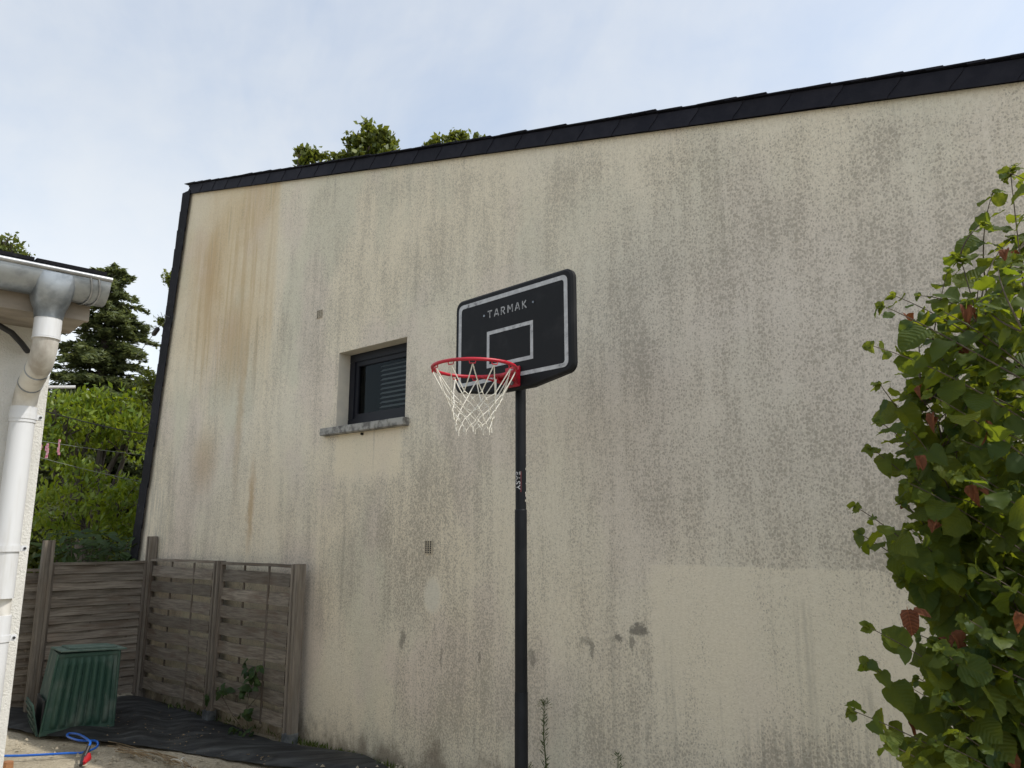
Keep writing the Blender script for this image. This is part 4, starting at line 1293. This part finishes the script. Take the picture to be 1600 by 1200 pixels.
# oaks behind the big house, tops over the roof line
DO = 17.0
def A(x, y, d=DO): return tuple(at(x, y, d))
tree('oak_tree', 'bushy green oak crown rising above the slate roof edge, larger one', 'tree', (*at(560, 600, DO + 1)[:2], 0),
     [(A(575, 232), (0.62, .62, .56)), (A(558, 222), (.35, .35, .3)), (A(578, 203), (.26, .26, .22)), (A(602, 228), (.38, .38, .34)), (A(545, 245), (.3, .3, .25)), (A(620, 245), (.25, .25, .18)),
      (A(478, 252), (.26, .26, .30)), (A(470, 235), (.14, .14, .12)), (A(490, 243), (.12, .12, .1)), (A(515, 250), (.24, .24, .16)), (A(500, 275), .4), (A(575, 275), .8)], 0.28, 75, 24, 0.075, 0.16, MT['oak'], 0.1, 0.65, 0.35)
tree('oak_tree', 'thin leafy treetop showing just over the roof, right of the larger oak', 'tree', (*at(720, 600, DO + 3)[:2], 0),
     [(A(682, 224, 19), (.24, .24, .16)), (A(708, 216, 19), (.22, .22, .20)), (A(722, 214, 19), (.22, .22, .13)), (A(748, 217, 19), (.08, .08, .07)), (A(668, 232, 19), (.15, .15, .08)), (A(715, 240, 19), .5)], 0.2, 90, 22, 0.075, 0.16, MT['oak'], 0.1, 0.65, 0.3)
# tree above the white house roof
tree('broadleaf_tree', 'leafy treetop rising behind the white house roof', 'tree', (*at(-60, 600, 13)[:2], 0),
     [(A(5, 378, 12), (.16, .16, .26)), (A(-8, 400, 12), .45), (A(22, 392, 12), (.12, .12, .16)), (A(42, 402, 12), (.14, .14, .08)), (A(-40, 380, 12), .5), (A(-40, 460, 12), .9)], 0.2, 130, 26, 0.06, 0.085, MT['oak'], 0.0, 0.55, 0.3)
# slender tree peeking past the left edge of the tall wall
tree('slender_tree', 'few dark leaves peeking past the upper left edge of the tall wall', 'tree', (*at(430, 640, 12)[:2], 0),
     [(A(263, 435, 12), .06), (A(250, 495, 12), .09), (A(285, 440, 12), .3), (A(290, 520, 12), .3), (A(225, 620, 12), (.2, .2, .4)), (A(232, 600, 12), (.15, .15, .25)), (A(300, 600, 12), .4)], 0.08, 260, 22, 0.045, 0.08, MT['oak'], 0.1, 0.55, 0.2)

# conifer
def cedar(px, py_top, depth, label):
    topp = at(px, py_top, depth)
    t = thing('cedar_tree', label, 'tree', Matrix.Translation((topp.x, topp.y, 0)))
    Ht = topp.z
    b = MB(); b.tube([(0, 0, -.1), (0.05, 0, Ht * .5), (0, 0, Ht)], [0.3, 0.16, 0.02], 9); b.build('trunk', MT['bark'], t, smooth=True)
    C, D_, L_ = [], [], []
    bb = MB()
    nb = 300
    for i in range(nb):
        f_ = (i / nb) ** 0.8
        z = Ht * (1 - 0.80 * f_) - 0.05
        rl = (0.15 + 2.6 * f_ ** 0.68) * random.uniform(0.42, 1.2)
        a = i * 2.399 + random.uniform(-.3, .3)
        dirv = Vector((math.cos(a), math.sin(a), 0))
        lift = random.uniform(0.0, 0.38)
        pts = []
        for k in range(9):
            s = k / 8
            pts.append(dirv * rl * s + Vector((0, 0, z + rl * (lift * s * 1.3 - 0.30 * s * s))))
        bb.tube(pts, [0.03 * (1 - k / 9) + .004 for k in range(9)], 4)
        side = Vector((-dirv.y, dirv.x, 0))
        nt = int(9 + rl * 24)
        for k in range(nt):
            s = random.uniform(0.12, 1.0); f2 = s * 8; i0 = min(int(f2), 7)
            p = pts[i0].lerp(pts[i0 + 1], f2 - i0)
            sl = random.uniform(.08, .42) * (1.15 - s) * min(1.0, rl) + .05
            sd = (side * random.choice((-1, 1)) * random.uniform(.5, 1) + dirv * random.uniform(.3, 1.0) + Vector((0, 0, random.uniform(-.25, .18)))).normalized()
            for w_ in range(7):
                q_ = p + sd * sl * (w_ + .5) / 7 + Vector((random.gauss(0, .02), random.gauss(0, .02), random.gauss(0, .03) - .04 * (w_ / 7) ** 2))
                C.append(q_); D_.append((sd + Vector((random.gauss(0, .5), random.gauss(0, .5), random.gauss(0, .3)))).normalized()); L_.append(random.uniform(.11, .22))
    bb.build('limb', MT['bark'], t)
    C = np.array(C); D_ = np.array(D_); L_ = np.array(L_)
    S_ = unit(np.cross(D_, RNG.normal(size=C.shape) * .5 + np.array([0, 0, 1.])))
    leaf_cloud('crown', C, D_, S_, L_, L_ * .34, MT['cedar'], t)
cedar(176, 412, 19.0, 'tall dark cedar with level branches between the two houses')
# bright broadleaf trees in the gap
d1 = 11.5
tree('maple_tree', 'sunlit bright green leafy tree in the gap between houses', 'tree', (*at(150, 700, d1 + .6)[:2], 0),
     [(A(150, 650, d1), (.75, .7, .42)), (A(100, 655, d1), (.4, .5, .42)), (A(180, 640, d1), (.4, .4, .35)), (A(200, 690, d1), (.35, .5, .45)), (A(120, 700, d1), (.5, .5, .4)), (A(165, 625, d1), (.3, .3, .2)), (A(215, 665, d1), (.2, .3, .3)), (A(70, 700, d1), .5), (A(85, 640, d1), (.3, .3, .25))],
     0.14, 62, 34, 0.085, 0.105, MT['bright'], 0.7, 0.42, 0.5)
tree('young_tree', 'lower bright green bushy tree just above the laurel leaves', 'tree', (*at(140, 800, 10.6)[:2], 0),
     [(A(110, 770, 10.4), (.5, .5, .36)), (A(160, 775, 10.4), (.5, .5, .34)), (A(195, 785, 10.4), (.36, .5, .36)), (A(85, 810, 10.4), (.4, .4, .4)), (A(140, 815, 10.4), (.7, .5, .3)), (A(205, 820, 10.4), (.25, .3, .3)), (A(120, 745, 10.4), (.3, .3, .2))],
     0.09, 66, 34, 0.08, 0.10, MT['bright'], 0.7, 0.42, 0.5)
# far dark hedge behind everything in the gap
hd = at(140, 750, 22)
tree('hedge_tree', 'dark green tree mass low behind the bright tree', 'tree', (hd.x, hd.y, 0),
     [(A(60, 700, 21), (2, 1.5, 1.6)), (A(150, 690, 21), (2, 1.5, 1.3)), (A(230, 720, 21), (2, 1.5, 1.9)), (A(300, 700, 21), (1.6, 1.5, 1.8)), (A(140, 800, 21), (3.5, 1.5, 1.5)), (A(60, 850, 21), (1.6, 1.2, 1.5)), (A(110, 860, 20.5), (1.6, 1.2, 1.5)), (A(170, 860, 20.5), (1.6, 1.2, 1.5)), (A(230, 850, 21), (1.6, 1.2, 1.5)), (A(290, 850, 21), (1.6, 1.2, 1.5))], 0.3, 40, 36, 0.22, 0.24, MT['oak'], 0.2, 0.6, 0.4)

# leaf blade meshes -------------------------------------------------
def blade(name, mat, L_, W_, outline, curl, fold, pet=0.0, seed=0, teeth=0.0, nseg=9):
    """one leaf: axis +X from petiole, normal +Z, midrib fold, drooping tip; top/bottom rows of the outline"""
    rg = random.Random(seed)
    b = MB(); vs, fs = [], []
    for i in range(nseg + 1):
        t = i / nseg
        w = outline(t) * W_ / 2
        x = t * L_
        zc_ = -curl * L_ * t * t + 0.01 * L_ * rg.uniform(-1, 1)
        jl, jr = (rg.uniform(-teeth, teeth) for _ in range(2))
        for s, k in ((-1, 1.0), (-1, .5), (0, 0), (1, .5), (1, 1.0)):
            ww = w * k
            ed = (jl if s < 0 else jr) * L_ if k == 1 else 0
            vs.append((x + (ed - 0.10 * w * (k == 1) * (t < .3)), s * (ww + abs(ed) * .6), zc_ + fold * ww * (1 - .55 * k) + (rg.uniform(-1, 1) * .07 + .16 * math.sin(t * 11 + seed * 1.7 + s)) * w * (k == 1)))
    for i in range(nseg):
        for k in range(4):
            a = i * 5 + k; fs.append((a, a + 1, a + 6, a + 5))
    b.raw(vs, fs)
    if pet:
        b.raw([(-pet, -.0012, pet * .2), (-pet, .0012, pet * .2), (0.01, .0012, 0), (0.01, -.0012, 0)], [(0, 1, 2, 3)])
    return b.mesh(name, mat, smooth='all')
hz_out = lambda t: (0.35 + 0.65 * math.sin(PI * min(1, t / .95) ** 0.78)) * (1 if t < .8 else max(0.0, 1 - ((t - .8) / .2) ** 1.3)) if t > 0 else 0.28
HZ = {k: [blade('leaf', MT[k], 0.1, 0.092, hz_out, c_, f_, 0.014, s_, 0.052, 14) for c_, f_, s_ in ((.25, .35, 1), (.5, .2, 2), (.1, .5, 3), (.8, .3, 4), (.3, .8, 5), (-.15, .4, 6), (.6, 1.1, 7))] for k in ('hazel', 'hazel_young')}
HZ['hazel_brown'] = [blade('leaf', MT['hazel_brown'], 0.085, 0.06, hz_out, c_, f_, 0.012, s_, 0.07, 10) for c_, f_, s_ in ((1.3, 1.6, 1), (.9, 2.0, 2), (.4, 1.8, 3))]

# ------------------------------------------------------------------ hazel shrub at the right
hb0 = Vector((2.02, 2.62, 0))
hz = thing('hazel_shrub', 'large hazel shrub with broad green leaves and browned ones at right', 'shrub', Matrix.Translation(hb0))
stems = [[Vector((0, 0, 0)) + Vector((dx, dy, 0)), Vector((dx * 1.5, dy * 1.5, 1.2)), at(px_, py_, dd) - hb0] for dx, dy, px_, py_, dd in
         ((-.12, .05, 1578, 262, 2.55), (-.18, -.1, 1500, 400, 2.5), (0.05, -.1, 1640, 330, 2.35), (.1, .1, 1660, 200, 2.7), (-.1, .15, 1545, 480, 2.9), (-.2, 0, 1440, 640, 2.6), (0.0, -.2, 1600, 520, 2.1))]
def stem_pt(s, t): return bez_pt(s[0], s[1], s[2], t)
def bez_pt(a, bb, c, t): return a * (1 - t) ** 2 + bb * (2 * t * (1 - t)) + c * t * t
for s in stems:
    pts = [stem_pt(s, i / 12) for i in range(13)]
    b = MB(); b.tube(pts, [0.015 * (1 - i / 12) ** 1.3 + .0016 for i in range(13)], 7); b.build('stem', MT['twig'], hz, smooth=True)
sil = [(240, 1600), (262, 1570), (340, 1535), (420, 1478), (455, 1380), (540, 1358), (620, 1372), (700, 1362), (790, 1332), (830, 1375), (890, 1425), (930, 1430), (980, 1360), (1040, 1362), (1110, 1332), (1150, 1400), (1200, 1440), (1300, 1450)]
def sil_x(y):
    for (ya, xa), (yb, xb) in zip(sil, sil[1:]):
        if ya <= y <= yb: return xa + (xb - xa) * (y - ya) / (yb - ya)
    return 1450
tips = [(1575, 270, 2.5), (1552, 300, 2.5), (1533, 350, 2.45), (1480, 425, 2.45), (1438, 462, 2.5), (1398, 462, 2.4), (1380, 478, 2.35), (1362, 540, 2.3), (1375, 600, 2.45), (1368, 655, 2.4), (1360, 700, 2.55), (1334, 790, 2.35), (1345, 835, 2.6), (1358, 980, 2.3),
        (1355, 1035, 2.4), (1332, 1110, 2.3), (1405, 905, 2.6), (1420, 1160, 2.4), (1385, 1160, 2.2), (1560, 420, 2.2), (1510, 470, 2.3)]
rg = random.Random(5)
for i in range(165):
    y = rg.uniform(300, 1260) if i % 3 else rg.uniform(560, 1260)
    x = sil_x(min(1290, y)) + 38 + abs(rg.gauss(0, 90)) + rg.uniform(0, 70)
    x = min(x, 1700)
    tips.append((x, y + 15, rg.uniform(2.15, 3.0)))
leaves = []     # (matrix, kind, variant, score)
twigs = []
viewdir = Vector((-0.62, -0.75, 0.25))
def add_leaf(p, axis, size, kind=None):
    nrm = (Vector((0, 0, 1)) * rg.uniform(.2, 1.1) + viewdir * rg.uniform(.1, 1.0) + Vector((rg.gauss(0, .45), rg.gauss(0, .45), rg.gauss(0, .35)))).normalized()
    ax = (axis - nrm * axis.dot(nrm)).normalized()
    sd = nrm.cross(ax)
    M = Matrix(((ax.x, sd.x, nrm.x, p.x), (ax.y, sd.y, nrm.y, p.y), (ax.z, sd.z, nrm.z, p.z), (0, 0, 0, 1))) @ Matrix.Scale(size / 0.1, 4)
    k = kind or ('hazel_brown' if rg.random() < .006 else 'hazel')
    leaves.append([M, k, rg.randrange(len(HZ[k])), p.copy(), size])
for x, y, dd in tips:
    tip = at(x, y, dd)
    # keep off the wall
    dist = (tip - W0).dot(WALL_N)
    if dist < 0.25: tip += WALL_N * (0.25 - dist)
    s = min(stems, key=lambda s_: ((s_[2] + hb0) - tip).length + rg.uniform(0, .5))
    zt_ = tip.z
    horiz = 0
    bt, bd_ = 0, 1e9
    for k in range(13):
        sp = stem_pt(s, k / 12) + hb0
        hz_d = (Vector((sp.x, sp.y, 0)) - Vector((tip.x, tip.y, 0))).length
        want = tip.z - 0.08 - 0.62 * hz_d
        if abs(sp.z - want) < bd_: bd_, bt = abs(sp.z - want), k / 12
    a = stem_pt(s, bt) + hb0
    mdl = a.lerp(tip, .55) + Vector((0, 0, 0.10 * (tip - a).length)) + Vector((rg.gauss(0, .04), rg.gauss(0, .04), 0))
    path = [bez_pt(a, mdl, tip, i / 9) for i in range(10)]
    twigs.append(path)
    ln = (tip - a).length
    nl = max(8, int(ln / 0.036))
    sdv = 1
    for k in range(nl):
        t = 1 - k * 0.034 / max(ln, .15) - .004
        if t < 0.08: break
        p = bez_pt(a, mdl, tip, t); dv = (bez_pt(a, mdl, tip, min(1, t + .05)) - bez_pt(a, mdl, tip, t - .05)).normalized()
        sdv = -sdv
        lat = dv.cross(Vector((0, 0, 1)) + viewdir * .5).normalized() * sdv
        axis = (lat * rg.uniform(.7, 1.2) + dv * rg.uniform(.1, .7) + Vector((0, 0, rg.uniform(-.75, .1)))).normalized()
        size = min(0.078, (0.026 + 0.011 * k)) * rg.choice((.6, .8, .95, 1.1, 1.3))
        if k == 0:
            for e_ in range(4):
                add_leaf(p, (dv + Vector((rg.gauss(0, .8), rg.gauss(0, .8), rg.gauss(0, .6)))).normalized(), rg.uniform(.018, .034), 'hazel_young')
        add_leaf(p + axis * .012, axis, size, 'hazel_young' if (k < 3 and rg.random() < .75 and tip.z > 1.9) or (rg.random() < .06 and p.z > 2.2) else None)
for s in stems:
    for k in range(9):
        add_leaf(stem_pt(s, 1) + hb0 + Vector((0, 0, -.004 * k)), Vector((rg.gauss(0, .8), rg.gauss(0, .8), rg.gauss(.3, .6))).normalized(), rg.uniform(.022, .045), 'hazel_young')
    for k in range(26):
        t = 1 - k * 0.016
        p = stem_pt(s, t) + hb0; dv = (stem_pt(s, t) - stem_pt(s, t - .03)).normalized()
        a_ = k * 2.6 + rg.uniform(-.5, .5)
        lat = Vector((math.cos(a_), math.sin(a_), 0))
        axis = (lat + dv * rg.uniform(.2, .9) + Vector((0, 0, rg.uniform(-.6, .1)))).normalized()
        add_leaf(p + axis * .01, axis, min(.075, .026 + .008 * k) * rg.uniform(.75, 1.15), 'hazel_young' if k < 5 else None)
# named browned leaves seen in the photograph
for x, y, dd, sz in ((1418, 965, 2.25, .105), (1490, 1000, 2.3, .085), (1465, 1010, 2.35, .07), (1573, 402, 2.4, .07), (1507, 490, 2.3, .075), (1457, 658, 2.3, .065), (1435, 725, 2.3, .07), (1498, 555, 2.3, .06), (1540, 670, 2.2, .07), (1462, 825, 2.3, .06), (1520, 770, 2.25, .08), (1440, 615, 2.3, .06), (1595, 970, 2.1, .06)):
    p = at(x, y - 12, dd); add_leaf(p, Vector((rg.uniform(-.4, .4), 0, -1)), sz * .72, 'hazel_brown'); add_leaf(p + Vector((.012, 0, -.012)), Vector((rg.uniform(-1, 1), 0, -.6)), sz * .5, 'hazel_brown')
# inner foliage
for i in range(520):
    y = rg.uniform(480, 1290); x = sil_x(y) + 95 + rg.uniform(0, 1) ** .75 * 270
    dd = rg.uniform(2.35, 3.15); p = at(x, y, dd)
    dist = (p - W0).dot(WALL_N)
    if dist < .18: continue
    add_leaf(p, Vector((rg.gauss(0, .6), rg.gauss(0, .6), -.6)).normalized(), rg.uniform(.045, .08))
b = MB()
for pth in twigs: b.tube([p - hb0 for p in pth], [0.0032 - .0020 * i / 9 for i in range(10)], 5)
tw = b.build('twigs', MT['twig'], hz, smooth=True); tw['kind'] = 'stuff'
def score(l):
    r = l[3] - Vector((0, 0, CAM_H)); c, s = math.cos(PITCH), math.sin(PITCH)
    f_ = r.y * c + r.z * s; px_ = 800 + FPX * r.x / f_; py_ = 600 - FPX * (-r.y * s + r.z * c) / f_
    return -1 if px_ > 1600 or py_ > 1210 or py_ < 200 else l[4] / f_ + (0.010 if px_ - sil_x(max(241, min(1290, py_))) < 90 else 0)
leaves.sort(key=score, reverse=True)
HI = Matrix.Translation(-hb0)
for M, k, v, p, s_ in leaves[:300]:
    link('leaf', HZ[k][v], hz, HI @ M)
rest = {}
for M, k, v, p, s_ in leaves[300:]:
    me = HZ[k][v]; k2 = 'hazel_mass' if k == 'hazel' else k
    mb = rest.setdefault(k2, MB()); mb.raw([vt.co for vt in me.vertices], [tuple(pl.vertices) for pl in me.polygons], HI @ M)
for k2, mb in rest.items():
    o = mb.build('foliage', MT[k2], hz, smooth='all', fix=False); o['kind'] = 'stuff'

# ------------------------------------------------------------------ laurel behind the fence
lau_out = lambda t: math.sin(PI * min(1, max(0.02, t)) ** 0.85) ** .8 if t < 1 else 0.02
LA = [blade('leaf', MT['laurel'], 0.17, 0.05, lau_out, c_, f_, 0.01, s_, 0.0, 7) for c_, f_, s_ in ((.3, .4, 1), (.5, .3, 2), (.15, .5, 3))]
lc = at(140, 860, 9.6)
lau = thing('laurel_shrub', 'dark long-leaved shrub rising just behind the wooden fence', 'shrub', Matrix.Translation((lc.x, lc.y, 0)))
lbv = Vector((lc.x, lc.y, 0))
for k in range(9):
    x = 75 + k * 18; tip = at(x, 832 + rg.uniform(0, 25), 9.3 + rg.uniform(-.1, .6))
    b = MB(); b.tube(bez(Vector((rg.uniform(-.3, .3), rg.uniform(-.1, .1), 0)), (tip - lbv) * .6 + Vector((0, 0, .3)), tip - lbv, 6), [.012 - .0015 * i for i in range(7)], 5); b.build('stem', MT['twig'], lau, smooth=True)
for k in range(280):
    x = rg.uniform(66, 218); y = rg.uniform(826 + abs(x - 150) * .08, 900); p = at(x, y, rg.uniform(9.15, 9.9))
    ax = Vector((rg.gauss(0, .8), rg.gauss(-.3, .5), rg.uniform(-.35, .5))).normalized()
    nr = (Vector((0, -.35, 1)) + Vector((rg.gauss(0, .35), rg.gauss(0, .35), 0))).normalized(); ax = (ax - nr * ax.dot(nr)).normalized(); sd = nr.cross(ax); p = p - lbv
    link('leaf', LA[k % 3], lau, Matrix(((ax.x, sd.x, nr.x, p.x), (ax.y, sd.y, nr.y, p.y), (ax.z, sd.z, nr.z, p.z), (0, 0, 0, 1))) @ Matrix.Scale(rg.uniform(.75, 1.3), 4))

# ------------------------------------------------------------------ vine through the fence
vm = (POST0.lerp(mid, .45))
vine = thing('fence_vine', 'small leafy vine growing through the woven fence panel', 'vine', Matrix.Translation((vm.x, vm.y, 0)))
vb = Vector((vm.x, vm.y, 0)) 
VL = [blade('leaf', MT['laurel'], 0.085, 0.062, hz_out, c_, f_, 0.01, s_, 0.02, 8) for c_, f_, s_ in ((.35, .4, 11), (.5, .3, 12))]
def vpt(x, y, off=0.05): 
    r = ray(x, y); c = Vector((0, 0, CAM_H)); o_ = POST0 + WALL_N * off; return c + r * ((o_ - c).dot(WALL_N) / r.dot(WALL_N))
for pth in (((388, 1150), (384, 1110), (392, 1075), (400, 1052)), ((388, 1150), (365, 1120), (345, 1085), (352, 1070)), ((384, 1110), (405, 1085), (410, 1062))):
    b = MB(); b.tube([vpt(*p) - vb for p in pth], 0.0035, 5); b.build('stem', MT['twig'], vine, smooth=True)
for (cx_, cy_, rx_, ry_, n_) in ((395, 1052, 18, 13, 20), (382, 1082, 16, 11, 16), (345, 1078, 14, 10, 11), (385, 1112, 14, 9, 10), (375, 1145, 22, 8, 14), (325, 1088, 5, 6, 4)):
    for k in range(n_):
        p = vpt(cx_ + rg.gauss(0, .5) * rx_, cy_ + rg.gauss(0, .5) * ry_, rg.uniform(.03, .12)) - vb
        nr = (Vector((-.5, -.6, .7)) + Vector((rg.gauss(0, .3), rg.gauss(0, .3), rg.gauss(0, .3)))).normalized(); ax = Vector((rg.gauss(0, 1), rg.gauss(0, 1), -.6)); ax = (ax - nr * ax.dot(nr)).normalized(); sd = nr.cross(ax)
        link('leaf', VL[k % 2], vine, Matrix(((ax.x, sd.x, nr.x, p.x), (ax.y, sd.y, nr.y, p.y), (ax.z, sd.z, nr.z, p.z), (0, 0, 0, 1))) @ Matrix.Scale(rg.uniform(.6, 1.1), 4))

# ------------------------------------------------------------------ weeds at the foot of the wall
def horseweed(px_, ytop, off, label, k=1.0, bush=1.0):
    u, vz = wall_uv(px_, ytop)
    base = WM @ Vector((u, -off, 0))
    ht = z_at(base[:2], ytop)
    t = thing('horseweed', label, 'weed', Matrix.Translation((base.x, base.y, 0)))
    b = MB(); b.tube([(0, 0, 0), (0.012, 0, ht * .4), (-.006, 0, ht * .7), (0, 0, ht)], [.006, .005, .004, .002], 6); b.build('stem', MT['weed'], t, smooth=True)
    C, D_, L_ = [], [], []
    nl = int(150 * k)
    for i in range(nl):
        f_ = rg.uniform(.08, .97); a = i * 2.4
        tilt = rg.uniform(.5, 1.1)
        d = Vector((math.cos(a), math.sin(a), tilt)).normalized(); ll = 0.05 * (1.2 - .55 * f_) * rg.uniform(.7, 1.2)
        C.append(Vector((0, 0, ht * f_)) + d * ll * .5); D_.append(d); L_.append(ll)
    for i in range(int(130 * bush)):
        d = Vector((rg.gauss(0, 1), rg.gauss(0, 1), rg.gauss(.3, .8))).normalized()
        C.append(Vector((0, 0, ht - .03)) + d * rg.uniform(.0, .045) * Vector((1, 1, 1.4)).length / 1.7); D_.append(d); L_.append(rg.uniform(.012, .028))
    C, D_, L_ = np.array(C), np.array(D_), np.array(L_)
    leaf_cloud('leaves', C, D_, unit(np.cross(D_, RNG.normal(size=C.shape))), L_, np.maximum(L_ * .16, .004), MT['weed'], t)
horseweed(868, 1093, 0.12, 'tall thin horseweed growing by the wall right of the pole')
horseweed(980, 1176, 0.10, 'short weed tip by the wall, right of the tall horseweed', .5, .35)
horseweed(837, 1193, 0.08, 'tiny weed sprout beside the foot of the black pole', .35, .25)
# low moss and grass tufts where wall meets membrane
C, D_, L_ = [], [], []
for i in range(900):
    u = rg.uniform(-.1, 1.6) if i % 4 else rg.uniform(-2.4, 0); p = WM @ Vector((u, -.03 - abs(rg.gauss(0, .05)), 0))
    if rg.random() > .35 + .65 * math.sin(u * 7) ** 2: continue
    d = Vector((rg.gauss(0, .5), rg.gauss(0, .5), 1)).normalized(); ll = rg.uniform(.02, .07)
    C.append(Vector((p.x, p.y, .02)) + d * ll * .5); D_.append(d); L_.append(ll)
C, D_, L_ = np.array(C), np.array(D_), np.array(L_)
o = leaf_cloud('grass_tufts', C, D_, unit(np.cross(D_, RNG.normal(size=C.shape))), L_, L_ * .2, MT['grass'], None)
o['label'] = 'low grass and moss tufts along the foot of the wall'; o['category'] = 'grass'

# ------------------------------------------------------------------ wires across the gap
def wire(name, label, cat, pts, rad, mat, sag=0.04):
    b = MB(); a, c = pts[0], pts[-1]
    pp = [a.lerp(c, i / 16) - Vector((0, 0, sag * 4 * (i / 16) * (1 - i / 16))) for i in range(17)]
    b.tube(pp, rad, 6); return tag(b.build(name, mat, smooth=True), label, cat)
wire('overhead_cable', 'black overhead cable crossing in front of the bright tree', 'cable', [at(40, 633, 7.5), at(262, 683, 10.2)], 0.007, MT['wire'])
wire('clothes_line', 'upper thin clothes line with pink pegs on it', 'clothes line', [at(30, 683, 7.5), at(250, 713, 10.2)], 0.003, MT['line'], .02)
wire('clothes_line', 'lower thin clothes line below the pink pegs', 'clothes line', [at(30, 706, 7.5), at(250, 758, 10.2)], 0.0036, MT['line'], .02)
w0_, w1_ = HOOK, at(212, 558, 9.6)
b = MB(); b.tube([w0_, at(258, 503, 9.0), at(247, 512, 9.1), at(240, 522, 9.2), w1_], 0.004, 5)
al = tag(b.build('aerial_wire', MT['line'], smooth=True), 'thin wire from the wall hook with a black insulator', 'wire')
pa, pb = at(247.5, 512, 9.1), at(239, 524, 9.2)
b = MB(); b.tube([pa, pa.lerp(pb, .15), pa.lerp(pb, .85), pb], [.012, .03, .03, .012], 10); b.build('insulator', MT['black'], al, smooth=True)
def peg(px_, py0, py1, label, w):
    p0, p1 = at(px_, py0, 8.0), at(px_ - 3, py1, 8.0)
    b = MB(); rgk = random.Random(int(px_)); pts = [p0.lerp(p1, i / 6) + Vector((rgk.uniform(-.012, .012), 0, 0)) for i in range(7)]
    for s in range(6):
        a, c = pts[s], pts[s + 1]
        b.box((min(a.x, c.x) - w / 2, a.y - .006, c.z), (max(a.x, c.x) + w / 2, a.y + .006, a.z + .002), None)
    return tag(b.build('clothes_peg', MT['peg'], None), label, 'peg', 'pegs on the clothes line')
peg(94, 687, 711, 'longer pink and white peg strip hanging on the clothes line, right one', .008)
peg(75, 693, 716, 'pink peg cluster on the clothes line nearest the white house', .018)
peg(64.5, 695, 703, 'small peg at the edge of the white house wall', .012)
